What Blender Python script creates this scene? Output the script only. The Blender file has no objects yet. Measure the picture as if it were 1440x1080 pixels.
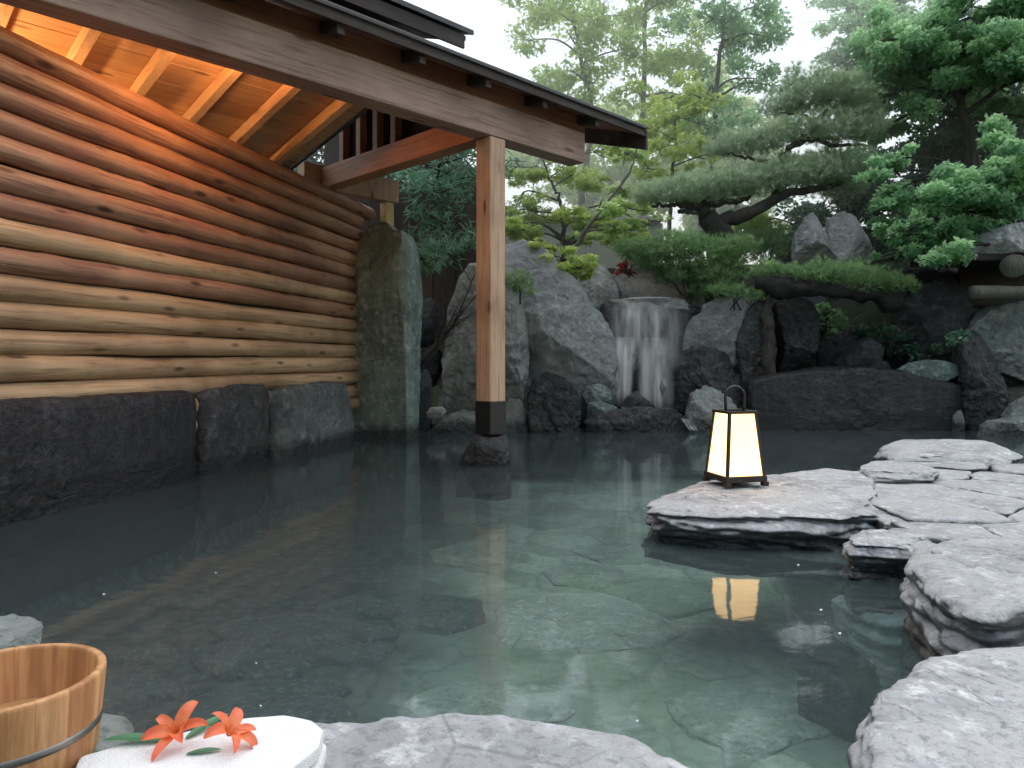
import bpy, bmesh, math, random
import numpy as np
from mathutils import Vector

C = bpy.context.scene.collection
F = 1030.0; HX = 720.0; HY = 507.0; CH = 0.9

def P(px, py, Y):
    return np.array([(px-HX)*Y/F, Y, CH-(py-HY)*Y/F])
def G(px, py, Z=0.0):
    Y = (CH-Z)*F/(py-HY)
    return np.array([(px-HX)*Y/F, Y, Z])

# ------------------------------------------------------------------ noise
def _h(ix, iy, iz, s):
    n = (ix*374761393 + iy*668265263 + iz*2147483647 + s*1274126177) & 0xffffffff
    n = ((n ^ (n >> 13))*1274126177) & 0xffffffff
    n = ((n ^ (n >> 15))*2246822519) & 0xffffffff
    return ((n ^ (n >> 16)) & 0xffff)/32767.5-1.0
def vnoise(p, s=0):
    p = np.asarray(p, dtype=np.float64)
    i = np.floor(p).astype(np.int64); f = p-i; f = f*f*f*(f*(f*6-15)+10)
    r = 0
    for a in (0, 1):
        for b in (0, 1):
            for c in (0, 1):
                w = (f[:, 0] if a else 1-f[:, 0])*(f[:, 1] if b else 1-f[:, 1])*(f[:, 2] if c else 1-f[:, 2])
                r = r+w*_h(i[:, 0]+a, i[:, 1]+b, i[:, 2]+c, s)
    return r
def fbm(p, s=0, o=4, g=0.5):
    r = 0; a = 1.0; p = np.asarray(p)
    for k in range(o):
        r = r+a*vnoise(p*(2.03**k)+k*7.3, s+k); a *= g
    return r

# ------------------------------------------------------------------ objects
def mk(name, v, f, mat=None, parent=None, smooth=True, attrs=None):
    me = bpy.data.meshes.new(name)
    v = np.asarray(v, dtype=np.float32)
    if isinstance(f, np.ndarray):
        k = f.shape[1]; n = f.shape[0]
        me.vertices.add(len(v)); me.vertices.foreach_set('co', v.ravel())
        me.loops.add(n*k); me.loops.foreach_set('vertex_index', f.astype(np.int32).ravel())
        me.polygons.add(n); me.polygons.foreach_set('loop_start', np.arange(0, n*k, k, dtype=np.int32))
        me.update(calc_edges=True)
    else:
        me.from_pydata([tuple(x) for x in v], [], [tuple(q) for q in f]); me.update()
    if smooth:
        me.polygons.foreach_set('use_smooth', np.ones(len(me.polygons), dtype=bool))
    if attrs:
        for an, arr in attrs.items():
            at = me.attributes.new(an, 'FLOAT', 'POINT'); at.data.foreach_set('value', np.asarray(arr, dtype=np.float32))
    o = bpy.data.objects.new(name, me); C.objects.link(o)
    if mat: me.materials.append(mat)
    if parent is not None: o.parent = parent
    return o
def tag(o, label=None, cat=None, group=None, kind=None):
    if label: o['label'] = label
    if cat: o['category'] = cat
    if group: o['group'] = group
    if kind: o['kind'] = kind
    return o
def thing(name, loc, label, cat, group=None, rz=0):
    o = bpy.data.objects.new(name, None); C.objects.link(o); o.empty_display_size = 0.1
    o.location = tuple(float(x) for x in loc); o.rotation_euler = (0, 0, rz)
    tag(o, label, cat, group)
    bpy.context.view_layer.update()
    return o
def local(o, v):
    """world coordinates into the frame of a (translated, z-rotated) thing"""
    v = np.asarray(v, dtype=np.float64)-np.array(o.location)
    a = -o.rotation_euler[2]; c, s = math.cos(a), math.sin(a)
    return np.stack([v[:, 0]*c-v[:, 1]*s, v[:, 0]*s+v[:, 1]*c, v[:, 2]], 1)
class MB:
    def __init__(s): s.v = []; s.f = []; s.n = 0
    def add(s, v, f):
        s.v.append(np.asarray(v, dtype=np.float64)); s.f += [tuple(i+s.n for i in q) for q in f]; s.n += len(v)
    def box(s, o, ax, ay, az):
        """box with corner o and edge vectors"""
        o, ax, ay, az = map(np.asarray, (o, ax, ay, az))
        v = [o+i*ax+j*ay+k*az for k in (0, 1) for j in (0, 1) for i in (0, 1)]
        fs = [(0, 2, 3, 1), (4, 5, 7, 6), (0, 1, 5, 4), (2, 6, 7, 3), (0, 4, 6, 2), (1, 3, 7, 5)]
        if np.dot(np.cross(ax, ay), az) < 0: fs = [q[::-1] for q in fs]
        s.add(v, fs)
    def V(s): return np.concatenate(s.v)
def bev(o, w=0.006, seg=2):
    m = o.modifiers.new('b', 'BEVEL'); m.width = w; m.segments = seg; m.limit_method = 'ANGLE'
    for p in o.data.polygons: p.use_smooth = False
    return o

def tube(pts, rad, n=10, s=0, rough=0.0, caps=True):
    pts = np.asarray(pts, dtype=np.float64); m = len(pts)
    tan = np.gradient(pts, axis=0); tan /= np.linalg.norm(tan, axis=1)[:, None]+1e-9
    up = np.array([0.31, 0.17, 0.94]) if abs(tan[0][2]) < 0.8 else np.array([0.95, 0.3, 0.05])
    V = []; 
    for i in range(m):
        a = np.cross(tan[i], up); a /= np.linalg.norm(a); b = np.cross(tan[i], a)
        th = np.linspace(0, 2*np.pi, n, endpoint=False)
        ring = pts[i]+rad[i]*(np.cos(th)[:, None]*a+np.sin(th)[:, None]*b)
        V.append(ring)
    V = np.concatenate(V)
    if rough:
        ctr = np.repeat(pts, n, 0); d = V-ctr
        V = ctr+d*(1+rough*fbm(V*6, s, 3))[:, None]
    Fs = []
    for i in range(m-1):
        for j in range(n):
            k = (j+1) % n
            Fs.append((i*n+j, i*n+k, (i+1)*n+k, (i+1)*n+j))
    if caps:
        Fs.append(tuple(range(n))[::-1]); Fs.append(tuple((m-1)*n+j for j in range(n)))
    return V, Fs
def spline(pts, n):
    pts = np.asarray(pts, dtype=np.float64)
    q = np.concatenate([[2*pts[0]-pts[1]], pts, [2*pts[-1]-pts[-2]]])
    out = []; m = len(pts)-1
    for u in np.linspace(0, m, n):
        i = min(int(u), m-1); t = u-i; a, b, c, d = q[i:i+4]
        out.append(.5*((2*b)+(c-a)*t+(2*a-5*b+4*c-d)*t*t+(3*b-a-3*c+d)*t**3))
    return np.array(out)

# ------------------------------------------------------------------ materials
class NT:
    def __init__(s, name):
        s.m = bpy.data.materials.new(name); s.m.use_nodes = True
        s.t = s.m.node_tree; s.t.nodes.clear()
        s.out = s.n('ShaderNodeOutputMaterial')
        s.geo = s.n('ShaderNodeNewGeometry'); s.tc = s.n('ShaderNodeTexCoord')
    def n(s, ty, **k):
        o = s.t.nodes.new(ty)
        for a, b in k.items(): setattr(o, a, b)
        return o
    def l(s, a, b): s.t.links.new(a, b)
    def set(s, sock, v):
        if isinstance(v, bpy.types.NodeSocket): s.l(v, sock)
        elif isinstance(v, (tuple, list)) and len(v) == 3 and sock.type == 'RGBA': sock.default_value = (*v, 1)
        else: sock.default_value = v
    def noise(s, vec, scale, detail=6, rough=0.6, dist=0.0):
        o = s.n('ShaderNodeTexNoise'); s.l(vec, o.inputs['Vector'])
        o.inputs['Scale'].default_value = scale; o.inputs['Detail'].default_value = detail
        o.inputs['Roughness'].default_value = rough; o.inputs['Distortion'].default_value = dist
        return o.outputs[0]
    def voro(s, vec, scale, feature='F1', out=0):
        o = s.n('ShaderNodeTexVoronoi', feature=feature); s.l(vec, o.inputs['Vector']); o.inputs['Scale'].default_value = scale
        return o.outputs[out]
    def map(s, v, a, b, c=0.0, d=1.0, smooth=False):
        o = s.n('ShaderNodeMapRange'); o.interpolation_type = 'SMOOTHSTEP' if smooth else 'LINEAR'
        s.set(o.inputs[0], v)
        for i, x in zip((1, 2, 3, 4), (a, b, c, d)): o.inputs[i].default_value = x
        return o.outputs[0]
    def math(s, op, a, b=0.0):
        o = s.n('ShaderNodeMath', operation=op); s.set(o.inputs[0], a); s.set(o.inputs[1], b); return o.outputs[0]
    def mix(s, f, a, b, blend='MIX'):
        o = s.n('ShaderNodeMix', data_type='RGBA', blend_type=blend)
        s.set(o.inputs[0], f); s.set(o.inputs[6], a); s.set(o.inputs[7], b); return o.outputs[2]
    def scale(s, vec, xyz, rot=(0, 0, 0)):
        o = s.n('ShaderNodeMapping'); s.l(vec, o.inputs[0]); o.inputs['Scale'].default_value = xyz; o.inputs['Rotation'].default_value = rot
        return o.outputs[0]
    def bump(s, h, strength=0.5, dist=0.02, nrm=None):
        o = s.n('ShaderNodeBump'); s.l(h, o.inputs['Height']); o.inputs['Strength'].default_value = strength
        o.inputs['Distance'].default_value = dist
        if nrm is not None: s.l(nrm, o.inputs['Normal'])
        return o.outputs[0]
    def sep(s, v):
        o = s.n('ShaderNodeSeparateXYZ'); s.l(v, o.inputs[0]); return o.outputs
    def bsdf(s, col, rough=0.6, nrm=None, **k):
        o = s.n('ShaderNodeBsdfPrincipled'); s.set(o.inputs['Base Color'], col); s.set(o.inputs['Roughness'], rough)
        if nrm is not None: s.l(nrm, o.inputs['Normal'])
        for a, b in k.items(): s.set(o.inputs[a.replace('_', ' ')], b)
        return o.outputs[0]
    def done(s, sh): s.l(sh, s.out.inputs[0]); return s.m

def rock_mat(name, dark, mid, light, blotch=.85, pits=.75, flank=0.0, moss=0.0, mosscol=(.05, .085, .035), lichen=0.3, wet=0.12, sc=1.0, bump=0.6, rough=0.75, streak=0.0):
    m = NT(name); p = m.geo.outputs['Position']
    n1 = m.noise(p, 1.7*sc, 8, .65, .4); n2 = m.noise(p, 9*sc, 8, .7); n3 = m.noise(p, 60*sc, 4, .7)
    st = m.noise(m.scale(p, (2.2*sc, 2.2*sc, 9*sc), (.35, .2, 0)), 1.6, 6, .65, .8)
    c = m.mix(m.map(n1, .38, .64), dark, mid)
    c = m.mix(m.map(st, .52, .7, 0, .55), c, dark)
    c = m.mix(m.math('MULTIPLY', m.map(n2, .52, .66), blotch), c, light)
    n4 = m.noise(p, 28*sc, 5, .75, .3)
    c = m.mix(m.map(n4, .56, .68, 0, pits), c, tuple(x*.5 for x in dark))
    c = m.mix(m.map(n3, .52, .72, 0, .35), c, dark)
    if lichen:
        v = m.voro(p, 14*sc); l = m.math('MULTIPLY', m.map(v, .28, .12, 0, 1), m.map(n1, .5, .62, 0, lichen))
        c = m.mix(l, c, light)
    cr = m.map(m.voro(m.scale(p, (1, 1, 1.6)), 2.3*sc, 'DISTANCE_TO_EDGE'), 0.0, .025, 0, 1)
    crk = m.map(m.math('ADD', cr, m.map(n1, .4, .56, 0, 1)), 0.0, 1.0, 0, 1)
    c = m.mix(m.map(crk, .0, 1, .55, 0), c, tuple(x*.35 for x in dark))
    nz = m.sep(m.geo.outputs['Normal'])[2]
    rnd = m.n('ShaderNodeObjectInfo').outputs['Random']
    c = m.mix(m.map(rnd, 0, 1, .0, .5), c, m.mix(.5, c, mid if mid[0] < .3 else dark))
    if flank:  # steep sides darker than the top, edge broken by noise
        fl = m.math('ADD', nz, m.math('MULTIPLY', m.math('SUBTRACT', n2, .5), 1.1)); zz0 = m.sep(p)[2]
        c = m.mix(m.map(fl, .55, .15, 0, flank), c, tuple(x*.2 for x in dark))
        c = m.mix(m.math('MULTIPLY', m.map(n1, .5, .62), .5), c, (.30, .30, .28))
    if moss:
        f = m.math('MULTIPLY', m.map(nz, .0, .75), m.map(n1, .42, .6)); f = m.math('MULTIPLY', f, moss)
        c = m.mix(f, c, mosscol)
    if streak:
        s2 = m.noise(m.scale(p, (9, 9, .5)), 1.4, 5, .6)
        c = m.mix(m.map(s2, .5, .68, 0, streak), c, light)
    r = rough
    if wet:
        z = m.sep(p)[2]
        zz = m.math('ADD', z, m.math('MULTIPLY', m.math('SUBTRACT', n2, .5), .12))
        w = m.map(zz, wet+.08, wet-.05, 0, 1, True)
        c = m.mix(w, c, m.mix(.75, c, (.006, .006, .008)))
        r = m.map(w, 0, 1, rough, .22)
    h = m.math('ADD', m.math('MULTIPLY', n2, .7), m.math('MULTIPLY', n3, .25)); h = m.math('ADD', h, m.math('MULTIPLY', crk, .25))
    h = m.math('ADD', h, m.math('MULTIPLY', st, .4))
    h = m.math('SUBTRACT', h, m.math('MULTIPLY', m.map(n4, .54, .68), .5))
    return m.done(m.bsdf(c, r, m.bump(h, bump, .05)))

def wood_mat(name, dark, mid, light, axis='X', sc=1.0, knots=0.5, rough=0.6, bump=.3, coord='obj', cracks=.5, patchcol=None):
    """grain runs along the object's local axis"""
    m = NT(name)
    p = m.tc.outputs['Object'] if coord == 'obj' else m.geo.outputs['Position']
    k = {'X': (.7, 14, 14), 'Y': (14, .7, 14), 'Z': (14, 14, .7)}[axis]
    k2 = {'X': (1.4, 5, 5), 'Y': (5, 1.4, 5), 'Z': (5, 5, 1.4)}[axis]
    rnd = m.n('ShaderNodeObjectInfo').outputs['Random']
    off = m.n('ShaderNodeVectorMath', operation='ADD'); m.l(p, off.inputs[0])
    cmb = m.n('ShaderNodeCombineXYZ')
    for i in range(3): m.l(m.math('MULTIPLY', rnd, 37.0+i*11), cmb.inputs[i])
    m.l(cmb.outputs[0], off.inputs[1]); p = off.outputs[0]
    g = m.noise(m.scale(p, tuple(x*sc for x in k)), 3.0, 6, .62, .5)
    b = m.noise(p, 1.3*sc, 4, .55)
    c = m.mix(m.map(g, .30, .72), mid, light)
    c = m.mix(m.map(g, .48, .32, 0, .65), c, dark)
    c = m.mix(m.map(b, .42, .66, 0, .65), c, dark)
    if patchcol: c = m.mix(m.map(m.noise(p, 2.1, 5, .6), .5, .68, 0, .7), c, patchcol)  # noise-driven patches of a second wood colour
    h = g
    if knots:
        v = m.voro(m.scale(p, tuple(x*.9 for x in k2)), 1.5)
        kn = m.map(v, .17, .08, 0, knots)
        c = m.mix(kn, c, tuple(x*.25 for x in dark)); h = m.math('SUBTRACT', h, m.math('MULTIPLY', kn, .8))
    if cracks:
        q = m.noise(m.scale(p, tuple(x*2.2 for x in k)), 2.2, 3, .5)
        cf = m.math('MULTIPLY', m.map(q, .34, .27, 0, 1), m.map(b, .42, .56, 0, cracks))
        c = m.mix(cf, c, tuple(x*.2 for x in dark)); h = m.math('SUBTRACT', h, cf)
    c = m.mix(.35, c, m.mix(m.map(rnd, 0, 1, .0, 1.0), c, dark))
    return m.done(m.bsdf(c, rough, m.bump(h, bump, .01)))

def leaf_mat(name, dark, mid, light, trans=.45, rough=.5):
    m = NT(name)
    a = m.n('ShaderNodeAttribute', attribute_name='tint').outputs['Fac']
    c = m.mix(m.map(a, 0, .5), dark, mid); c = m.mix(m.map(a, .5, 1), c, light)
    d = m.bsdf(c, rough)
    t = m.n('ShaderNodeBsdfTranslucent'); m.set(t.inputs[0], m.mix(.5, c, light))
    x = m.n('ShaderNodeMixShader'); x.inputs[0].default_value = trans
    m.l(d, x.inputs[1]); m.l(t.outputs[0], x.inputs[2])
    return m.done(x.outputs[0])
def plain(name, col, rough=.5, **k):
    m = NT(name); n = m.noise(m.geo.outputs['Position'], 25, 4, .6)
    c = m.mix(m.map(n, .3, .7), tuple(x*.8 for x in col), tuple(min(1, x*1.15) for x in col))
    return m.done(m.bsdf(c, rough, m.bump(n, .15, .004), **k))

M = {}
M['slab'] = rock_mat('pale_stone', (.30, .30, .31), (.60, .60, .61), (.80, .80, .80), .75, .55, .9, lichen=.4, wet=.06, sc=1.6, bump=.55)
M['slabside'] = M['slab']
M['grey'] = rock_mat('grey_boulder', (.13, .145, .145), (.33, .355, .35), (.50, .53, .51), .55, .45, moss=.5, lichen=.35)
M['bluegrey'] = rock_mat('blue_grey_boulder', (.13, .145, .15), (.31, .335, .345), (.45, .48, .48), .55, .45, lichen=.3, moss=.2)
M['green'] = rock_mat('green_stone', (.08, .11, .10), (.20, .265, .245), (.37, .43, .41), lichen=.4, streak=.25, wet=.1)
M['dark'] = rock_mat('dark_rock', (.014, .015, .018), (.055, .058, .063), (.17, .175, .18), .55, .75, lichen=.3, wet=.12)
M['black'] = rock_mat('wet_black_rock', (.005, .005, .007), (.017, .017, .022), (.065, .068, .078), .4, .7, lichen=.2, wet=.2, rough=.5, streak=.3)
M['pale'] = rock_mat('pale_grey_rock', (.26, .26, .27), (.52, .52, .53), (.72, .72, .73), .8, .5, moss=.15, lichen=.4)
M['under'] = rock_mat('submerged_stone', (.20, .25, .21), (.34, .41, .345), (.48, .55, .49), lichen=.3, wet=0, sc=1.5)
M['underpale'] = rock_mat('pale_submerged_stone', (.30, .34, .32), (.48, .53, .50), (.66, .70, .68), lichen=.3, wet=0, sc=1.5)
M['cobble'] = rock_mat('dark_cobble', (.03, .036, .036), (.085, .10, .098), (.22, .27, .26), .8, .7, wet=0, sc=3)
M['base'] = rock_mat('footing_stone', (.04, .046, .048), (.16, .185, .185), (.32, .365, .35), .5, .7, lichen=.35, wet=.1, rough=.7)
M['log'] = wood_mat('peeled_log', (.17, .088, .045), (.47, .295, .165), (.64, .45, .27), 'X', .8, .8, .46, .7, patchcol=(.50, .345, .22))
M['logred'] = wood_mat('reddish_log', (.12, .045, .035), (.36, .185, .115), (.52, .31, .19), 'X', .8, .8, .46, .7, patchcol=(.34, .15, .11))  # redder, darker wood tone for most of the upper logs
M['cedar'] = wood_mat('cedar_timber', (.17, .062, .032), (.33, .14, .075), (.45, .22, .13), 'X', 1, .6, .6, .25)
M['cedarz'] = wood_mat('cedar_post', (.28, .14, .085), (.56, .34, .22), (.72, .51, .35), 'Z', 1, .95, .6, .3, cracks=.9)
M['beam'] = wood_mat('weathered_beam', (.15, .09, .07), (.38, .24, .185), (.52, .35, .28), 'X', 1, .7, .7, .3)
M['board'] = wood_mat('ceiling_boards', (.36, .18, .08), (.60, .35, .18), (.72, .46, .26), 'X', .8, .8, .6, .25)
M['cedarlit'] = wood_mat('warm_lit_cedar', (.30, .11, .055), (.58, .26, .14), (.70, .37, .22), 'X', 1, .6, .6, .25)  # orange lamplight put into the cedar colour of tie beam and studs
M['rafterwood'] = wood_mat('pale_rafter', (.40, .22, .11), (.66, .42, .23), (.76, .53, .32), 'X', 1, .6, .6, .2)
M['roofdark'] = wood_mat('dark_roof_wood', (.02, .014, .013), (.05, .036, .034), (.09, .066, .06), 'X', 1, .3, .75, .3)
M['shingle'] = plain('roof_sheet', (.055, .055, .06), .6)
M['bark'] = wood_mat('bark', (.012, .01, .009), (.035, .028, .025), (.075, .062, .052), 'Z', 1.2, 0, .85, .9, coord='pos')
M['barkpale'] = wood_mat('pale_bark', (.06, .06, .05), (.13, .12, .10), (.22, .21, .18), 'Z', 1.2, 0, .85, .7, coord='pos')
M['bucket'] = None
M['iron'] = plain('dark_iron', (.02, .018, .017), .45)
M['maple'] = leaf_mat('maple_leaf', (.08, .22, .11), (.22, .46, .24), (.52, .75, .42), .6)
M['mapleback'] = leaf_mat('far_leaf', (.24, .40, .13), (.45, .62, .22), (.66, .80, .36), .62)
M['yellow'] = leaf_mat('young_leaf', (.26, .38, .08), (.44, .58, .13), (.62, .74, .24), .6)
M['darkleaf'] = leaf_mat('evergreen_leaf', (.014, .04, .026), (.04, .10, .065), (.11, .23, .14), .35)
M['needle'] = leaf_mat('pine_needle', (.16, .24, .15), (.36, .48, .32), (.62, .74, .50), .55)
M['juniper'] = leaf_mat('juniper', (.10, .21, .09), (.22, .38, .17), (.40, .56, .26), .5)
M['bamboo'] = leaf_mat('bamboo_leaf', (.04, .13, .075), (.11, .27, .16), (.26, .46, .30), .4)
M['redleaf'] = leaf_mat('red_leaf', (.25, .03, .03), (.42, .06, .05), (.55, .12, .09), .4)

# ------------------------------------------------------------------ rocks
_ico = {}
def ico(n):
    if n not in _ico:
        b = bmesh.new(); bmesh.ops.create_icosphere(b, subdivisions=n, radius=1)
        _ico[n] = (np.array([v.co[:] for v in b.verts]), np.array([[v.index for v in f.verts] for f in b.faces])); b.free()
    return _ico[n]
def radial(poly, c, K=720):
    poly = np.asarray(poly, dtype=np.float64)-c
    th = np.linspace(-np.pi, np.pi, K, endpoint=False); R = np.zeros(K)
    d = np.stack([np.cos(th), np.sin(th)], 1)
    for i in range(len(poly)):
        a = poly[i]; b = poly[(i+1) % len(poly)]; e = b-a
        den = d[:, 0]*e[1]-d[:, 1]*e[0]; den = np.where(abs(den) < 1e-12, 1e-12, den)
        t = (a[0]*e[1]-a[1]*e[0])/den; u = (a[0]*d[:, 1]-a[1]*d[:, 0])/den
        ok = (t > 0) & (u >= -1e-6) & (u <= 1+1e-6); R = np.where(ok & (t > R), t, R)
    k = np.array([1, 2, 3, 4, 3, 2, 1.]); k /= k.sum()
    R = sum(np.roll(R, i-3)*k[i] for i in range(7))
    return R
def centroid(poly):
    p = np.asarray(poly, dtype=np.float64); q = np.roll(p, -1, 0)
    cr = p[:, 0]*q[:, 1]-q[:, 0]*p[:, 1]; A = cr.sum()/2
    return ((p+q)*cr[:, None]).sum(0)/(6*A)
def rounded_disc(e, eW, R, D, N, K):
    """angle, radius fraction and height fraction of an evenly spaced rounded disc"""
    t = np.linspace(0, np.pi/2, 4000); a = np.cos(t)**e; b = np.sin(t)**eW
    ln = np.concatenate([[0], np.cumsum(np.hypot(np.diff(a*R), np.diff(b*D)))]); q = np.linspace(0, ln[-1], K)
    pr = np.interp(q, ln, a)[::-1]; pw = np.interp(q, ln, b)[::-1]      # from the pole outward
    pr[0] = 0; pw[0] = 1
    pr = np.concatenate([pr[1:], pr[-2:0:-1]]); pw = np.concatenate([pw[1:], -pw[-2:0:-1]])
    th = np.linspace(-np.pi, np.pi, N, endpoint=False); m_ = len(pr)
    TH = np.concatenate([np.tile(th, m_), [0, 0]]); PR = np.concatenate([np.repeat(pr, N), [0, 0]]); PW = np.concatenate([np.repeat(pw, N), [1, -1]])
    i = np.arange(m_-1)[:, None]*N; j = np.arange(N)[None]; k = (j+1) % N
    A, B, C_, D_ = (i+j).ravel(), (i+N+j).ravel(), (i+N+k).ravel(), (i+k).ravel()
    f = np.concatenate([np.stack([A, B, C_], 1), np.stack([A, C_, D_], 1)])
    jj = np.arange(N); kk = (jj+1) % N; top = m_*N; l = (m_-1)*N
    f = np.concatenate([f, np.stack([np.full(N, top), jj, kk], 1), np.stack([np.full(N, top+1), l+kk, l+jj], 1)])
    return TH, PR, PW, f
def solid(poly, D, seed, lev=6, e=.6, eW=None, facets=16, fs=.95, lo=.6, hi=.93, amp=1.0, freq=1.0):
    """closed stone: outline poly in (u,v), half thickness D along w"""
    poly = np.asarray(poly, dtype=np.float64); c = centroid(poly); R = radial(poly, c)
    rng = np.random.RandomState(seed)
    if e < .46:
        nn = {4: (40, 14), 5: (80, 30), 6: (150, 56), 7: (250, 90)}[lev]
        th, pr, pw, f = rounded_disc(e, eW or e, R.mean(), D, *nn)
        r = np.interp(th, np.linspace(-np.pi, np.pi, len(R)+1), np.append(R, R[0])); rr = r*pr; w = D*pw
    else:
        d, f = ico(lev); th = np.arctan2(d[:, 1], d[:, 0]); rho = np.hypot(d[:, 0], d[:, 1])
        r = np.interp(th, np.linspace(-np.pi, np.pi, len(R)+1), np.append(R, R[0]))
        rr = r*rho**e; w = D*np.sign(d[:, 2])*np.abs(d[:, 2])**(eW or e)
    p = np.stack([rr*np.cos(th), rr*np.sin(th), w], 1)
    ext = np.array([R.mean(), R.mean(), D]); q = p/ext
    for _ in range(facets):
        n = rng.normal(size=3); n[2] *= 1.6; n /= np.linalg.norm(n)
        t = q@n; sil = abs(n[2]) < .45
        h = t.max()*(rng.uniform(.88, .97) if sil else rng.uniform(lo, hi))
        q = q-np.outer(np.maximum(t-h, 0)*fs, n)
    p = q*ext
    S = min(R.mean(), D*2); k = freq/max(S, .05)
    dirn = p/(np.linalg.norm(p, axis=1)[:, None]+1e-9)
    o = rng.uniform(0, 50, 3)
    n1 = fbm(p*k*.8+o, seed, 4); n2 = np.abs(fbm(p*k*2.6+o, seed+9, 4)); n3 = fbm(p*k*9+o, seed+17, 4, .62)
    ax = rng.normal(size=3); ax /= np.linalg.norm(ax); sv = p@ax*k*3.1+.9*fbm(p*k*1.1+o+9, seed+5, 3); saw = sv-np.floor(sv)
    pit = np.clip(fbm(p*k*5+o+20, seed+25, 3)-.35, 0, 1)
    disp = amp*S*(.06*n1-.05*n2+.015*n3-.022*saw**3-.035*pit)
    p = p+dirn*disp[:, None]
    return p, f, c
def boulder(name, label, outline, Y, D, mat, seed, cat='boulder', group=None, lev=7, yaw=0.0, **k):
    """upright stone: outline given as seen from the pool side"""
    pts = np.array([P(x, y, Y) for x, y in outline]); uv = pts[:, [0, 2]]
    p, f, c = solid(uv, D, seed, lev, **k)
    v = np.stack([p[:, 0], p[:, 2], p[:, 1]], 1)     # w -> depth
    f = f[:, ::-1]
    if yaw:
        a = yaw; v = np.stack([v[:, 0]*math.cos(a)-v[:, 1]*math.sin(a), v[:, 0]*math.sin(a)+v[:, 1]*math.cos(a), v[:, 2]], 1)
    o = mk(name, v, f, mat); o.location = (c[0], Y, c[1])
    return tag(o, label, cat, group)
def flat(name, label, plan, ztop, zbot, mat, seed, cat='stone slab', group=None, lev=6, e=.3, eW=.45, tilt=(0, 0), amp=.5, facets=8, strata=.05, wob=.05, **k):
    plan = np.asarray(plan, dtype=np.float64)
    D = (ztop-zbot)/2
    k.setdefault('lo', .86); k.setdefault('hi', .98)
    cc = centroid(plan); q = plan-cc; L = 160; n0 = len(q); t = np.arange(L)/L*n0; i0 = t.astype(int); fr_ = (t-i0)[:, None]
    q = q[i0 % n0]*(1-fr_)+q[(i0+1) % n0]*fr_                      # broken, uneven outline
    rr_ = np.hypot(q[:, 0], q[:, 1]).mean()
    q = q*(1+wob*fbm(np.stack([q[:, 0]/rr_*2.2, q[:, 1]/rr_*2.2, 0*q[:, 0]+seed], 1), seed+3, 4))[:, None]; plan = q+cc
    p, f, c = solid(plan, D, seed, lev, e=e, eW=eW, facets=facets, amp=amp, **k)
    if strata:
        sx = fbm(np.stack([p[:, 0]*2.5+seed, p[:, 1]*2.5, p[:, 2]*26+.6*p[:, 0]], 1), seed+7, 4, .6)
        p[:, :2] *= (1+strata*sx*np.minimum(1, .35/np.maximum(rr_, .1)))[:, None]
    p[:, 2] += p[:, 0]*tilt[0]+p[:, 1]*tilt[1]
    o = mk(name, p, f, mat); o.location = (c[0], c[1], (ztop+zbot)/2)
    return tag(o, label, cat, group)
def GP(pts, Z): return [G(x, y, Z)[:2] for x, y in pts]

# ------------------------------------------------------------------ ground and water
POOL = np.array([(-3.75, .4), (-3.5, 1.0), (-.75, 1.35), (.80, 1.2), (1.0, 1.75), (1.6, 2.1), (1.6, 2.9), (1.85, 3.3), (1.85, 4.9), (2.6, 5.4), (7.5, 6.0),
                 (7.0, 9.4), (5.2, 9.75), (3.4, 9.7), (2.9, 10.2), (1.0, 10.2), (-.5, 9.6), (-1.4, 9.2), (-1.75, 8.8)])
def sdist(xy, poly):
    d = np.full(len(xy), 1e9); ins = np.zeros(len(xy), bool)
    for i in range(len(poly)):
        a = poly[i]; b = poly[(i+1) % len(poly)]; e = b-a
        t = np.clip(((xy-a)@e)/(e@e), 0, 1); d = np.minimum(d, np.linalg.norm(xy-a-t[:, None]*e, axis=1))
        cond = (a[1] > xy[:, 1]) != (b[1] > xy[:, 1])
        xi = (b[0]-a[0])*(xy[:, 1]-a[1])/((b[1]-a[1]) if b[1] != a[1] else 1e-9)+a[0]
        ins ^= cond & (xy[:, 0] < xi)
    return np.where(ins, -d, d)
def ss(a, b, x):
    t = np.clip((x-a)/(b-a), 0, 1); return t*t*(3-2*t)
def ground_z(x, y):
    xy = np.stack([x, y], 1); s = sdist(xy, POOL)
    h = -.62+.68*ss(-.14, .12, s)
    back = ss(10.2, 11.3, y)*(.55+1.75*ss(-.6, 1.2, x))*(1-.0*x)
    right = ss(4.6, 7.5, x)*ss(7.5, 10, y)*.6
    h = h+back+right+.25*ss(14, 40, y)
    h = h+.035*fbm(np.stack([x*1.3, y*1.3, 0*x], 1), 3, 4)*ss(.0, .5, s)
    return h
def gz(x, y): return float(ground_z(np.array([x]), np.array([y]))[0])
def axis(a, b, c, d, step, m=30):
    l = a+(b-a)*(1-np.linspace(1, 0, m)**2.2); mid = np.arange(b, c, step); r = c+(d-c)*np.linspace(0, 1, m)**2.2
    return np.unique(np.concatenate([l, mid, r]))
gx = axis(-150, -5, 9, 150, .11); gy = axis(-80, 0, 15, 300, .11)
X, Yg = np.meshgrid(gx, gy); Z = ground_z(X.ravel(), Yg.ravel())
nx = len(gx); ny = len(gy)
ii = (np.arange(ny-1)[:, None]*nx+np.arange(nx-1)[None]).ravel()
m = NT('ground_soil'); p = m.geo.outputs['Position']
n1 = m.noise(p, .9, 8, .65); n2 = m.noise(p, 14, 6, .7); zc = m.sep(p)[2]
soil = m.mix(m.map(n2, .4, .65), (.03, .032, .026), (.085, .085, .07)); soil = m.mix(m.map(n1, .42, .6), soil, (.035, .06, .028))
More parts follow.
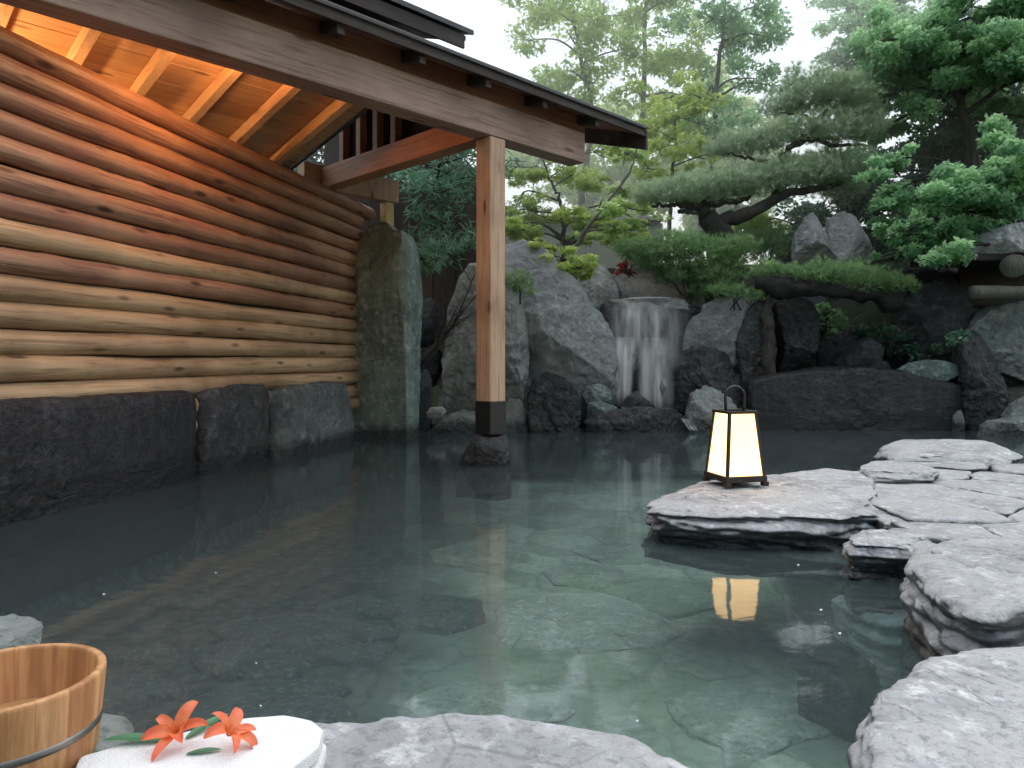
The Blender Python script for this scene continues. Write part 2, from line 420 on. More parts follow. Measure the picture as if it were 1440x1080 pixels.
nv = m.n('ShaderNodeTexNoise'); m.l(p, nv.inputs['Vector']); nv.inputs['Scale'].default_value = 2.4; nv.inputs['Detail'].default_value = 5
wv = m.n('ShaderNodeVectorMath', operation='MULTIPLY_ADD'); m.l(nv.outputs['Color'], wv.inputs[0]); wv.inputs[1].default_value = (.55, .55, 0); m.l(p, wv.inputs[2]); pw_ = wv.outputs[0]
vd = m.voro(pw_, 2.1, 'DISTANCE_TO_EDGE'); vc = m.n('ShaderNodeTexVoronoi'); m.l(pw_, vc.inputs[0]); vc.inputs['Scale'].default_value = 2.1
vr = m.sep(vc.outputs['Color'])[0]
bed = m.mix(m.map(vr, 0, 1), (.22, .27, .22), (.38, .45, .38)); bed = m.mix(m.map(n2, .45, .7, 0, .6), bed, (.09, .13, .11))
bed = m.mix(m.map(m.math('ADD', vd, m.math('MULTIPLY', m.math('SUBTRACT', n2, .5), .12)), 0, .06, .22, 0), bed, (.06, .085, .075)); bed = m.mix(m.map(n1, .45, .65, 0, .55), bed, (.05, .075, .06))
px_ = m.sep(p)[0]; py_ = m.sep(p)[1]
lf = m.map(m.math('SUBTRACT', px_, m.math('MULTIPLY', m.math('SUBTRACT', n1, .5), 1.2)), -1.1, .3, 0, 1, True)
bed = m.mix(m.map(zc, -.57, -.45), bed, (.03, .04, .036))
bed = m.mix(lf, m.mix(m.map(n2, .45, .66), (.008, .011, .012), (.07, .095, .09)), bed)  # left bed darkened in its colour to stand for shade under the roof
c = m.mix(m.map(zc, -.18, -.08), bed, soil)
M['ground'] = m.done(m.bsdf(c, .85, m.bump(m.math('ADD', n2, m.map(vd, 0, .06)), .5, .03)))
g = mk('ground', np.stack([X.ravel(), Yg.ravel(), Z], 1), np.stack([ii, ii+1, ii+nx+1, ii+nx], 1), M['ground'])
tag(g, kind='structure')

m = NT('pool_water'); p = m.geo.outputs['Position']
b1 = m.noise(m.scale(p, (1, 1, 1)), 2.2, 3, .5, .4); b2 = m.noise(m.scale(p, (1.0, 1.9, 1)), 9, 3, .5)
nb = m.bump(m.math('ADD', m.math('MULTIPLY', b1, 1.0), m.math('MULTIPLY', b2, .16)), .055, .05)
fr = m.n('ShaderNodeFresnel'); fr.inputs[0].default_value = 1.33; m.l(nb, fr.inputs['Normal'])
gl = m.n('ShaderNodeBsdfGlossy'); gl.inputs['Roughness'].default_value = .05; m.l(nb, gl.inputs['Normal']); gl.inputs[0].default_value = (.93, .97, 1, 1)
tr = m.n('ShaderNodeBsdfTransparent'); tr.inputs[0].default_value = (.78, .885, .85, 1)
df = m.n('ShaderNodeBsdfDiffuse'); df.inputs[0].default_value = (.30, .40, .41, 1)
mx0 = m.n('ShaderNodeMixShader'); mx0.inputs[0].default_value = .11; m.l(tr.outputs[0], mx0.inputs[1]); m.l(df.outputs[0], mx0.inputs[2])
mx = m.n('ShaderNodeMixShader'); m.l(fr.outputs[0], mx.inputs[0]); m.l(mx0.outputs[0], mx.inputs[1]); m.l(gl.outputs[0], mx.inputs[2])
M['water'] = m.done(mx.outputs[0])
w = mk('pool_water', [(-4.2, .3, 0), (8.2, .3, 0), (8.2, 10.6, 0), (-4.2, 10.6, 0)], [(0, 1, 2, 3)], M['water'])
tag(w, kind='structure')

# ------------------------------------------------------------------ stones of the near edge and terrace
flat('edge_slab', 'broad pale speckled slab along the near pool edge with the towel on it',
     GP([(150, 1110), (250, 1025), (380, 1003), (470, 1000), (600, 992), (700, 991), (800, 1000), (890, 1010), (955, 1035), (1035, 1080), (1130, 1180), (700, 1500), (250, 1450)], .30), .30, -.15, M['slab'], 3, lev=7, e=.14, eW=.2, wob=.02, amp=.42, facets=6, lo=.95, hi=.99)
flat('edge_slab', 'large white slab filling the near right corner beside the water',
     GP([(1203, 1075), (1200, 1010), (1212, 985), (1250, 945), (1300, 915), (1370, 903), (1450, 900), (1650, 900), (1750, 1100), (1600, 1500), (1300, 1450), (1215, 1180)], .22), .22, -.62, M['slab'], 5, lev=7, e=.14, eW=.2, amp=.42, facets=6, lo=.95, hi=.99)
flat('edge_slab', 'thick pale slab with a dark flank above the sheltered inlet',
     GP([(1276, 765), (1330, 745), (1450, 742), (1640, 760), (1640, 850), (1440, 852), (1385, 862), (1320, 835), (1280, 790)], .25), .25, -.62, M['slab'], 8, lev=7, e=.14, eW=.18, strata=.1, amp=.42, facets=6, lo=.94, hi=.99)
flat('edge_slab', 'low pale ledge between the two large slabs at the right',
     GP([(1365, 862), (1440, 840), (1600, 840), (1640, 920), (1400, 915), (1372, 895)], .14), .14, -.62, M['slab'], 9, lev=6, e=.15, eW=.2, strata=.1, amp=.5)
flat('flat_rock', 'flat dark sided rock carrying the lit lantern',
     GP([(916, 701), (935, 686), (985, 677), (1100, 663), (1160, 655), (1225, 660), (1234, 690), (1232, 716), (1180, 726), (1100, 722), (1000, 720), (935, 716)], .17), .17, -.16, M['slab'], 11, lev=7, e=.16, eW=.22, amp=.5, facets=10, lo=.9, hi=.99, strata=.16, wob=.06)
flat('flat_rock', 'small low rock between the lantern rock and the thick slab',
     GP([(1190, 752), (1215, 741), (1290, 736), (1330, 748), (1300, 772), (1275, 768), (1200, 765)], .15), .15, -.2, M['slab'], 12, lev=6, e=.18, eW=.24, amp=.6, strata=.14)
flat('step_stone', 'long low oval stepping stone at the far end of the terrace',
     GP([(1230, 630), (1260, 618), (1350, 616), (1400, 620), (1436, 638), (1400, 646), (1330, 644), (1250, 643)], .17), .19, -.12, M['slab'], 14, lev=6, e=.3, eW=.3, amp=.6, strata=.1)
flat('flat_rock', 'thin plate of pale stone behind the lantern rock near the stepping stone',
     GP([(1205, 655), (1230, 645), (1300, 647), (1320, 655), (1310, 664), (1225, 664)], .2), .2, .02, M['slab'], 15, lev=6, e=.18, eW=.25, amp=.5, strata=.1)
# crazy paving of the terrace
def clip_half(poly, a, n):
    out = []
    for i in range(len(poly)):
        p, q = poly[i], poly[(i+1) % len(poly)]; dp = np.dot(p-a, n); dq = np.dot(q-a, n)
        if dp <= 0: out.append(p)
        if dp*dq < 0: out.append(p+(q-p)*dp/(dp-dq))
    return out
rng = np.random.RandomState(4)
area = [np.array(q) for q in [(1.72, 3.1), (4.6, 2.75), (5.2, 5.6), (3.0, 5.45), (2.35, 5.1), (1.85, 4.6)]]
seeds = []
while len(seeds) < 34:
    q = np.array([rng.uniform(1.7, 5.1), rng.uniform(2.8, 5.5)])
    if all(np.linalg.norm(q-s) > .36 for s in seeds): seeds.append(q)
cells = []
for i, s in enumerate(seeds):
    poly = area
    for j, t in enumerate(seeds):
        if i != j and len(poly) > 2: poly = clip_half(poly, (s+t)/2, (t-s)/np.linalg.norm(t-s))
    if len(poly) < 3: continue
    poly = np.array(poly); c = poly.mean(0); poly = c+(poly-c)*(1-.014/np.maximum(np.linalg.norm(poly-c, axis=1), .05))[:, None]
    cells.append(poly)
for i, poly in enumerate(cells):
    zt = .13+rng.uniform(-.012, .02)
    flat('flagstone', 'thin pale irregular flagstone of the crazy paving on the terrace', poly+np.array([rng.uniform(-.02,.02), 0]), zt, zt-.09, M['slab'], 100+i, 'flagstone', 'flagstones of the terrace', lev=5, e=.08, eW=.16, amp=.2, facets=2, wob=.07)
# mortar bed under the paving
bed_p = [(1.8, 3.2), (4.5, 2.9), (5.1, 5.5), (3.0, 5.35), (2.4, 5.0), (1.92, 4.6)]
flat('terrace_bed', None, bed_p, .075, -.2, M['dark'], 77, None, lev=5, e=.15, eW=.2, amp=.1, facets=0)['kind'] = 'structure'

# left corner stones
flat('edge_stone', 'grey stone under the wooden bucket', [(-1.3, .75), (-.5, .8), (-.545, 1.1), (-.62, 1.24), (-.75, 1.27), (-1.4, 1.25)], .335, -.2, M['grey'], 21, 'stone', lev=6, e=.3, eW=.35, amp=.5, facets=5)
boulder('edge_stone', 'grey stone edge showing behind the wooden bucket', [(-70, 872), (-20, 878), (5, 886), (24, 897), (30, 940), (-60, 960)], 1.55, .14, M['grey'], 22, 'stone')

# submerged slabs on the pool floor
sub = [
 ('broad pale submerged slab in the middle of the pool floor', [(690, 850), (745, 830), (850, 828), (930, 850), (972, 880), (930, 905), (800, 915), (705, 905)]),
 ('green submerged slab just behind the broad pale one', [(762, 800), (800, 785), (870, 792), (885, 812), (840, 825), (775, 818)]),
 ('long submerged slab leading toward the lantern reflection', [(800, 770), (870, 757), (960, 765), (955, 785), (850, 790)]),
 ('rounded submerged slab left of the lantern reflection', [(880, 835), (930, 815), (1000, 822), (1010, 850), (940, 868), (890, 855)]),
 ('large mossy submerged slab in front of the lantern reflection', [(1000, 905), (1060, 875), (1160, 880), (1215, 915), (1130, 940), (1050, 935)]),
 ('submerged slab on the floor below the near edge slab', [(560, 980), (640, 950), (780, 955), (820, 1000), (700, 1030), (590, 1020)]),
 ('submerged slab with a worn edge near the right corner slab', [(930, 975), (1010, 950), (1130, 965), (1170, 1020), (1060, 1060), (960, 1030)]),
 ('dark green submerged slab left of the broad pale one', [(540, 850), (600, 830), (680, 838), (690, 870), (620, 890), (555, 878)]),
 ('submerged slab in front of the square post', [(600, 770), (660, 757), (740, 762), (745, 785), (670, 793), (610, 788)]),
 ('wide submerged slab on the darker left floor', [(300, 880), (390, 850), (500, 862), (520, 905), (400, 930), (310, 920)]),
 ('submerged slab on the left floor near the towel', [(250, 985), (340, 945), (470, 950), (510, 1000), (400, 1030), (290, 1030)]),
]
for i, (lb, pl) in enumerate(sub):
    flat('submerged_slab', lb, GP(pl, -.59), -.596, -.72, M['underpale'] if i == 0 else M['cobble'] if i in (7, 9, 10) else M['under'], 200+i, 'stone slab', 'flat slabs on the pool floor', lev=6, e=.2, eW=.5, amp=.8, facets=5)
M['inlet'] = rock_mat('blue_submerged_stone', (.22, .26, .30), (.40, .45, .50), (.55, .60, .64), .5, .3, lichen=.2, wet=0, sc=1.5)
flat('submerged_slab', 'blue grey slab just under the surface inside the inlet at the right', GP([(1170, 834), (1215, 820), (1280, 832), (1345, 862), (1330, 882), (1240, 872), (1190, 852)], -.12), -.12, -.7, M['inlet'], 231, 'stone slab', 'flat slabs on the pool floor', lev=6, e=.18, eW=.22, amp=.5, facets=4, strata=.08)
flat('submerged_slab', 'narrow slab under the surface at the back of the inlet', GP([(1160, 806), (1200, 793), (1275, 800), (1300, 820), (1215, 816)], -.14), -.14, -.7, M['inlet'], 232, 'stone slab', 'flat slabs on the pool floor', lev=6, e=.18, eW=.22, amp=.5, facets=4, strata=.08)
flat('submerged_slab', 'dark step of rock sloping under water in front of the inlet', GP([(1120, 905), (1180, 872), (1270, 880), (1380, 900), (1330, 930), (1200, 935)], -.3), -.3, -.72, M['dark'], 233, 'stone slab', 'flat slabs on the pool floor', lev=6, e=.25, eW=.3, amp=.8, facets=6, strata=.08)
sr = np.random.RandomState(8)
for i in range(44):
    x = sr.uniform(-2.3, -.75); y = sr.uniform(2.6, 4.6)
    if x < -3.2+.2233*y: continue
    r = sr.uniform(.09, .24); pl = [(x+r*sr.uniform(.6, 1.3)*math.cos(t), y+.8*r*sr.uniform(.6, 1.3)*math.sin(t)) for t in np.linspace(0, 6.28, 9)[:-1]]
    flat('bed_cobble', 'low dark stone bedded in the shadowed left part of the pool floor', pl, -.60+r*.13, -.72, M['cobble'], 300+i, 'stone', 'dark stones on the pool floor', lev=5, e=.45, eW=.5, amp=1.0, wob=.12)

# ------------------------------------------------------------------ boulders round the back of the pool
B = boulder
B('standing_stone', 'tall green upright stone at the end of the log wall', [(503, 330), (520, 315), (545, 311), (560, 325), (578, 328), (586, 350), (590, 430), (588, 520), (583, 595), (580, 640), (500, 650), (497, 560), (497, 430)], 8.75, .34, M['green'], 31, lev=7, e=.42, facets=9, fs=.9, lo=.7, hi=.92, amp=.55, yaw=-.25)
B('boulder', 'mossy grey boulder half hidden by the square post', [(622, 470), (632, 400), (660, 365), (700, 372), (738, 420), (742, 500), (735, 560), (720, 640), (618, 640), (614, 560)], 9.75, .6, M['grey'], 32, facets=12, lo=.6)
B('boulder', 'huge cracked blue grey boulder left of the waterfall', [(672, 390), (700, 340), (735, 333), (770, 350), (810, 395), (845, 440), (866, 490), (868, 545), (850, 600), (760, 640), (690, 630), (668, 520)], 10.3, .85, M['bluegrey'], 33, lev=7, facets=12, lo=.66, amp=.75)
B('boulder', 'round dark pitted boulder at the water in front of the huge one', [(740, 560), (748, 532), (770, 518), (795, 524), (815, 548), (820, 590), (815, 640), (742, 640)], 9.35, .34, M['dark'], 34, amp=1.2)
B('rock', 'upper green stone of the small pile beside the round dark boulder', [(818, 556), (825, 543), (845, 538), (860, 546), (860, 562), (840, 568), (822, 568)], 9.7, .16, M['green'], 35, 'rock', lev=5)
B('rock', 'lower green stone of the small pile beside the round dark boulder', [(818, 568), (840, 563), (868, 570), (872, 590), (850, 600), (822, 605)], 9.62, .2, M['green'], 36, 'rock', lev=5)
B('rock', 'long wet black rock at the foot of the waterfall', [(820, 590), (860, 576), (905, 572), (945, 574), (966, 590), (970, 630), (815, 630)], 9.4, .26, M['dark'], 37, 'rock', amp=1.3)
B('rock', 'pointed glistening rock right under the falling water', [(872, 575), (880, 556), (895, 549), (912, 562), (930, 580), (910, 590), (876, 592)], 9.62, .16, M['dark'], 38, 'rock', lev=5, amp=1.3)
B('boulder', 'small round dark boulder right of the waterfall behind the lantern', [(962, 585), (970, 553), (995, 540), (1020, 545), (1036, 570), (1038, 640), (960, 640)], 9.45, .3, M['grey'], 39)
B('boulder', 'grey sloping boulder right of the waterfall', [(952, 520), (962, 465), (985, 430), (1010, 415), (1050, 414), (1070, 440), (1075, 520), (1060, 590), (1000, 600), (955, 580)], 10.35, .55, M['bluegrey'], 40, facets=12)
B('boulder', 'dark rugged boulder at the right foot of the waterfall', [(946, 530), (955, 490), (985, 482), (1020, 490), (1050, 500), (1055, 560), (1040, 610), (950, 600)], 10.0, .4, M['dark'], 41, amp=1.3)
B('boulder', 'leaning dark slab beside the dead trunk', [(1033, 480), (1050, 440), (1070, 414), (1085, 440), (1090, 500), (1085, 545), (1040, 540)], 9.95, .2, M['dark'], 42, e=.45, facets=8)
B('boulder', 'square dark block under the overhanging ledge', [(1092, 425), (1115, 418), (1142, 424), (1144, 480), (1140, 530), (1090, 530)], 10.2, .35, M['black'], 43, e=.4)
B('retaining_rock', 'long black wet retaining rock along the back of the pool', [(1045, 535), (1080, 525), (1150, 517), (1215, 515), (1260, 518), (1300, 530), (1340, 540), (1342, 640), (1045, 640)], 9.75, .38, M['black'], 44, 'rock', lev=7, e=.34, facets=5, lo=.85, amp=.6)
B('rock', 'slanted dark rock on top of the black retaining rock', [(1175, 512), (1200, 485), (1222, 473), (1240, 490), (1236, 520), (1180, 524)], 10.0, .22, M['dark'], 45, 'rock', e=.45)
B('rock', 'dark jagged rock beside the slanted one on the retaining rock', [(1210, 520), (1225, 508), (1245, 508), (1258, 520), (1250, 535), (1215, 535)], 9.7, .2, M['black'], 46, 'rock', lev=5)
B('rock', 'flat green topped rock on the right end of the retaining rock', [(1257, 524), (1275, 510), (1310, 505), (1345, 508), (1348, 525), (1320, 537), (1268, 535)], 9.65, .3, M['green'], 47, 'rock', e=.5)
B('boulder', 'craggy dark boulder at the right end of the pool', [(1337, 480), (1360, 458), (1385, 452), (1402, 480), (1406, 560), (1400, 640), (1345, 640), (1342, 560)], 9.6, .35, M['dark'], 48, lev=7, amp=1.7)
B('boulder', 'tall grey green boulder at the right edge of the picture', [(1350, 470), (1385, 435), (1430, 424), (1480, 430), (1520, 480), (1510, 560), (1440, 545), (1375, 520)], 9.95, .5, M['grey'], 49, facets=10)
B('rock', 'low grey rock at the waterline by the right edge', [(1362, 603), (1390, 590), (1430, 585), (1490, 590), (1500, 640), (1365, 640)], 8.9, .3, M['grey'], 50, 'rock')
B('rock', 'rounded grey rock above the low one at the right edge', [(1410, 590), (1418, 568), (1440, 556), (1490, 560), (1500, 610), (1415, 610)], 9.15, .25, M['grey'], 51, 'rock')
B('boulder', 'mottled bank boulder left of the dark timber shelter', [(1262, 480), (1270, 430), (1300, 398), (1335, 388), (1352, 420), (1352, 480), (1330, 515), (1275, 515)], 10.4, .4, M['dark'], 52)
B('boulder', 'pale lilac rock lying on the roof of the dark shelter', [(1345, 358), (1362, 335), (1395, 318), (1440, 312), (1500, 315), (1500, 355), (1420, 362)], 9.7, .4, M['pale'], 53)
B('upright_rock', 'pointed pale upright rock beside its twin below the pine', [(1113, 372), (1116, 330), (1128, 308), (1140, 299), (1155, 308), (1168, 335), (1174, 375)], 10.9, .25, M['pale'], 54, e=.5)
B('upright_rock', 'broader pale upright rock right of the pointed one', [(1160, 375), (1163, 310), (1180, 299), (1198, 304), (1212, 330), (1226, 362), (1226, 378)], 11.05, .25, M['pale'], 55, e=.5)
B('rock', 'pale rock above the left rim of the waterfall', [(805, 425), (812, 385), (830, 370), (855, 375), (868, 405), (868, 440), (810, 445)], 10.75, .3, M['pale'], 56, 'rock')
B('boulder', 'wide pale boulder above the lip of the waterfall', [(850, 430), (858, 390), (875, 368), (910, 362), (950, 385), (985, 400), (990, 440), (860, 445)], 11.0, .4, M['pale'], 57)
B('rock', 'broken dark rock wedged behind the tall green stone', [(583, 450), (590, 420), (606, 414), (618, 425), (618, 475), (600, 490), (583, 490)], 9.6, .18, M['dark'], 58, 'rock', lev=5)
B('rock', 'slender upright rock between the green stone and mossy boulder', [(583, 560), (588, 522), (600, 516), (608, 535), (608, 600), (600, 625), (583, 625)], 9.3, .14, M['dark'], 59, 'rock', lev=5)
B('rock', 'small whitish rock at the foot of the mossy boulder', [(598, 582), (605, 573), (622, 571), (630, 577), (622, 588), (604, 590)], 9.2, .09, M['pale'], 60, 'rock', lev=5)
B('rock', 'low grey rock at the water left of the square post', [(600, 608), (620, 585), (650, 577), (680, 582), (690, 610), (688, 640), (598, 640)], 9.3, .24, M['grey'], 61, 'rock')
B('rock', 'pale grey rock at the water just right of the square post', [(702, 590), (712, 560), (730, 556), (740, 575), (742, 610), (740, 640), (700, 640)], 9.35, .2, M['grey'], 62, 'rock', lev=5)
B('rock', 'dark block stacked above the slender upright rock', [(582, 500), (590, 492), (620, 492), (622, 520), (610, 545), (583, 545)], 9.65, .2, M['black'], 63, 'rock', lev=5, e=.4)
B('rock', 'small pale stone leaning in the wet corner of the waterfall', [(925, 545), (932, 530), (938, 532), (940, 552), (932, 562), (925, 560)], 9.85, .08, M['grey'], 64, 'rock', lev=4)
B('rock', 'tiny dark rock breaking the surface left of the square post', [(508, 672), (516, 662), (526, 662), (532, 670), (530, 690), (508, 690)], 5.9, .07, M['dark'], 65, 'rock', lev=4)
B('rock', 'small rock near the right end of the black retaining rock', [(1335, 590), (1342, 572), (1350, 572), (1354, 600), (1350, 630), (1335, 630)], 9.45, .1, M['grey'], 66, 'rock', lev=5)
# cliff behind the waterfall
B('waterfall_rock', 'dark stepped rock face behind the falling water', [(838, 445), (845, 428), (900, 430), (975, 428), (990, 440), (992, 640), (835, 640)], 10.6, .42, M['black'], 70, 'rock', e=.32, facets=3, lo=.9, amp=.6)
B('waterfall_rock', 'lower dark step that splits the falling water', [(868, 500), (880, 488), (940, 488), (956, 505), (960, 630), (866, 630)], 10.2, .28, M['black'], 71, 'rock', e=.38, facets=4, lo=.85, amp=.8)
B('lip_stone', 'flat pale stone lip the waterfall runs over', [(836, 431), (842, 424), (900, 420), (960, 422), (990, 430), (985, 438), (900, 436), (842, 437)], 10.55, .5, M['pale'], 72, 'rock', e=.35, lev=5)
# fillers in the bank (dark soil rocks)
for i, (lb, ol, y, mt) in enumerate([
    ('dark bank rock behind the black retaining rock', [(1140, 540), (1145, 470), (1200, 460), (1270, 470), (1280, 540)], 10.7, 'black'),
    ('shadowed rock in the bank behind the leaning slab', [(1060, 500), (1070, 420), (1150, 415), (1160, 500)], 10.9, 'black'),
    ('shadowed rock in the bank under the spreading maple', [(1240, 470), (1260, 380), (1340, 380), (1380, 470)], 10.9, 'black'),
    ('dark rock behind the craggy boulder at the right', [(1330, 560), (1340, 480), (1420, 470), (1500, 480), (1510, 600)], 10.2, 'black')]):
    B('bank_rock', lb, ol, y, .4, M[mt], 80+i, 'rock')

# footing stones of the log wall
WA, WB = -3.81, .2233
def wall_pt(y, off=0.0):  # off: towards the pool
    d = np.array([WB, 1.0]); d /= np.linalg.norm(d); n = np.array([d[1], -d[0]])
    return np.array([WA+WB*y, y])+n*off
def footing(label, y0, y1, zt, seed, off=.16, back=-.35, mat='base'):
    d = np.array([WB, 1.0]); d /= np.linalg.norm(d); nrm = np.array([d[1], -d[0]])
    L = (y1-y0)/d[1]; 
    poly = [(-L/2, -.5), (L/2, -.5), (L/2*1.0, zt-.06), (L/2-.08, zt), (0, zt+.015), (-L/2+.08, zt-.02), (-L/2, zt-.08)]
    p, f, c = solid(poly, (off-back)/2, seed, 7, e=.24, facets=6, fs=.85, lo=.86, hi=.97, amp=.45)
    mid = wall_pt((y0+y1)/2, (off+back)/2)
    ox = p[:, 0]+c[0]
    v = np.stack([ox*d[0]+p[:, 2]*nrm[0], ox*d[1]+p[:, 2]*nrm[1], p[:, 1]], 1)
    o = mk('footing_stone', v, f, M[mat]); o.location = (mid[0], mid[1], c[1])
    tag(o, label, 'stone block', 'footing stones under the log wall')
footing('longest black footing stone at the left under the log wall', 2.3, 5.72, .68, 91, mat='black')
footing('middle dark footing stone with a notched top under the log wall', 5.74, 6.72, .70, 92, .15, mat='dark')
footing('grey green footing stone nearest the tall upright stone', 6.74, 8.4, .66, 93, .19)

# ------------------------------------------------------------------ log wall
wd = np.array([WB, 1.0, 0]); wd /= np.linalg.norm(wd); wn = np.array([wd[1], -wd[0], 0])
yaw = math.atan2(wd[1], wd[0])
o2 = wall_pt(1.8); LW = thing('log_wall', (o2[0], o2[1], 0), 'wall of stacked peeled logs on dark footing stones', 'log wall', rz=yaw)
nlog = 16; dz = .1545; z0 = .39; r0 = .0768
lr = np.random.RandomState(12)
for i in range(nlog):
    L = (8.82-1.8)/wd[1]+lr.uniform(-.09, .06)
    if i in (13, 14, 15): L += (.0, .05, .28)[i-13]
    n = 90; xs = np.linspace(0, L, n)
    taper = (1+.10*(xs/L-.5)*(1 if i % 2 else -1))
    by = .006*np.sin(xs*.9+lr.uniform(0, 6))+.006*fbm(np.stack([xs*.8, 0*xs+i, 0*xs], 1), 5, 3)
    bz = .005*np.sin(xs*.7+lr.uniform(0, 6))+.006*fbm(np.stack([xs*.8, 0*xs+i+40, 0*xs], 1), 6, 3)
    rr = r0*taper*(1+.05*fbm(np.stack([xs*1.7, 0*xs+i, 0*xs+9], 1), 7, 3))
    pts = np.stack([xs, by, bz], 1)
    # rounded end
    pts = np.concatenate([pts, [[L+.012, by[-1], bz[-1]], [L+.018, by[-1], bz[-1]]]]); rr = np.concatenate([rr, [rr[-1]*.86, rr[-1]*.6]])
    V, Fs = tube(pts, rr, 22, i, 0)
    ctr = np.repeat(pts, 22, 0); d = V-ctr; V = ctr+d*(1+.02*fbm(V*np.array([2.5, 16, 16])+i*9, 3, 3))[:, None]
    # swellings at knots
    for k in range(9):
        kx = lr.uniform(0, L); ka = lr.uniform(-1.2, 1.2); kp = np.array([kx, -r0*math.cos(ka), r0*math.sin(ka)])
        dd = np.linalg.norm((V-kp)*np.array([.6, 1, 1]), axis=1); V = V+(d/np.linalg.norm(d, axis=1)[:, None])*(.008*np.exp(-(dd/.035)**2))[:, None]
    o = mk('log', V, Fs, M['logred'] if (i >= 9 or i == 7) else M['log'], LW); o.location = (0, 0, z0+dz*i)
b = MB(); b.box((0, .03, .2), (7.0, 0, 0), (0, .03, 0), (0, 0, 2.55)); bo = mk('backing_board', b.V(), b.f, M['roofdark'], LW, False)

# ------------------------------------------------------------------ pavilion
PO = np.array([-.186, 6.4]); R2 = math.sqrt(.5)
PV = thing('bath_pavilion', (PO[0], PO[1], 0), 'timber bath pavilion with an exposed rafter roof on a square post', 'pavilion', rz=math.radians(45))
# local frame: x along the main beam (t*sqrt2), y to the back left (-s*sqrt2), z up
T = math.sqrt(2.0)
def lbox(name, x0, x1, y0, y1, z0, z1, mat, bw=.006, parent=PV):
    """box whose own origin is its centre, longest along x"""
    b = MB(); c = ((x0+x1)/2, (y0+y1)/2, (z0+z1)/2)
    b.box((x0-c[0], y0-c[1], z0-c[2]), (x1-x0, 0, 0), (0, y1-y0, 0), (0, 0, z1-z0))
    o = mk(name, b.V(), b.f, mat, parent, False); o.location = c
    if bw: bev(o, bw)
    return o
post = lbox('post', -.092, .092, -.092, .092, .27, 2.83, M['cedarz'], .012)
shoe = lbox('post_shoe', -.098, .098, -.098, .098, -.145, .145, M['iron'], .008, post); shoe.location = (0, 0, .40-1.55+.005)
lbox('main_beam', -5.6, .83*T, -.10, .10, 2.83, 3.12, M['beam'], .01)
# tie beam runs to the back left: build along x then turn
def ybox(name, y0, y1, x0, x1, z0, z1, mat, bw=.006, dzdy=0.0):
    b = MB(); L = y1-y0; b.box((-L/2, -(x1-x0)/2, -(z1-z0)/2), (L, 0, 0), (0, x1-x0, 0), (0, 0, z1-z0))
    V = b.V(); V[:, 2] += V[:, 0]*dzdy
    o = mk(name, V, b.f, mat, PV, False); o.rotation_euler = (0, 0, math.pi/2); o.location = ((x0+x1)/2, (y0+y1)/2, (z0+z1)/2)
    if bw: bev(o, bw)
    return o
ybox('tie_beam', .10, 1.95*T-.085, -.10, .08, 2.832, 3.06, M['cedarlit'], .008)
# low ceiling over the log wall, falling to the back left
kc = .21
zc0 = 3.25
def ceil_z(y): return zc0-kc*y*1.0
for j in range(9):
    y0 = .06+j*.27; y1 = y0+.268
    b = MB(); x0, x1 = -6.0, -.80
    b.box((x0, y0, ceil_z(y0)), (x1-x0, 0, 0), (0, y1-y0, ceil_z(y1)-ceil_z(y0)), (0, 0, .02))
    o = mk('ceiling_board', b.V()-np.array([-3.3, y0, 2.9]), b.f, M['board'], PV, False); o.location = (-3.3, y0, 2.9); bev(o, .004, 1)
for n in range(12):
    x = (-.75-.335*n)*T
    ybox('rafter', .11, 2.5, x-.035, x+.035, ceil_z(1.3)-.105, ceil_z(1.3)-.005, M['rafterwood'], .004, -kc)
# dark gable board closing the ceiling end, boards and studs over the tie beam
b = MB(); b.add([(-.79, .12, ceil_z(.12)-.01), (-.79, 2.6, ceil_z(2.6)-.01), (-.79, 2.6, 4.05), (-.79, .12, 3.32), (-.765, .12, ceil_z(.12)-.01), (-.765, 2.6, ceil_z(2.6)-.01), (-.765, 2.6, 4.05), (-.765, .12, 3.32)],
                [(0, 1, 2, 3), (7, 6, 5, 4), (0, 4, 5, 1), (3, 2, 6, 7), (1, 5, 6, 2), (0, 3, 7, 4)])
mk('gable_board', b.V(), b.f, M['roofdark'], PV, False)
b = MB(); b.add([(.02, .12, 3.065), (.02, 2.8, 3.065), (.02, 2.8, 4.1), (.02, .12, 3.33), (.045, .12, 3.065), (.045, 2.8, 3.065), (.045, 2.8, 4.1), (.045, .12, 3.33)],
                [(0, 1, 2, 3), (7, 6, 5, 4), (0, 4, 5, 1), (3, 2, 6, 7), (1, 5, 6, 2), (0, 3, 7, 4)])
mk('infill_board', b.V(), b.f, M['roofdark'], PV, False)
for y in (1.35, 1.66, 1.97, 2.3):
    ybox('stud', y-.04, y+.04, -.07, .015, 3.062, 3.60, M['cedarlit'], .004)
# rear plate and rear post
lbox('rear_plate', -.30, .98, 1.95*T-.08, 1.95*T+.08, 2.835, 3.10, M['cedarz'], .006)
lbox('rear_post', .80, .92, 1.95*T-.06, 1.95*T+.06, .05, 2.832, plain('yellow_cedar', (.5, .4, .18), .6), .006)
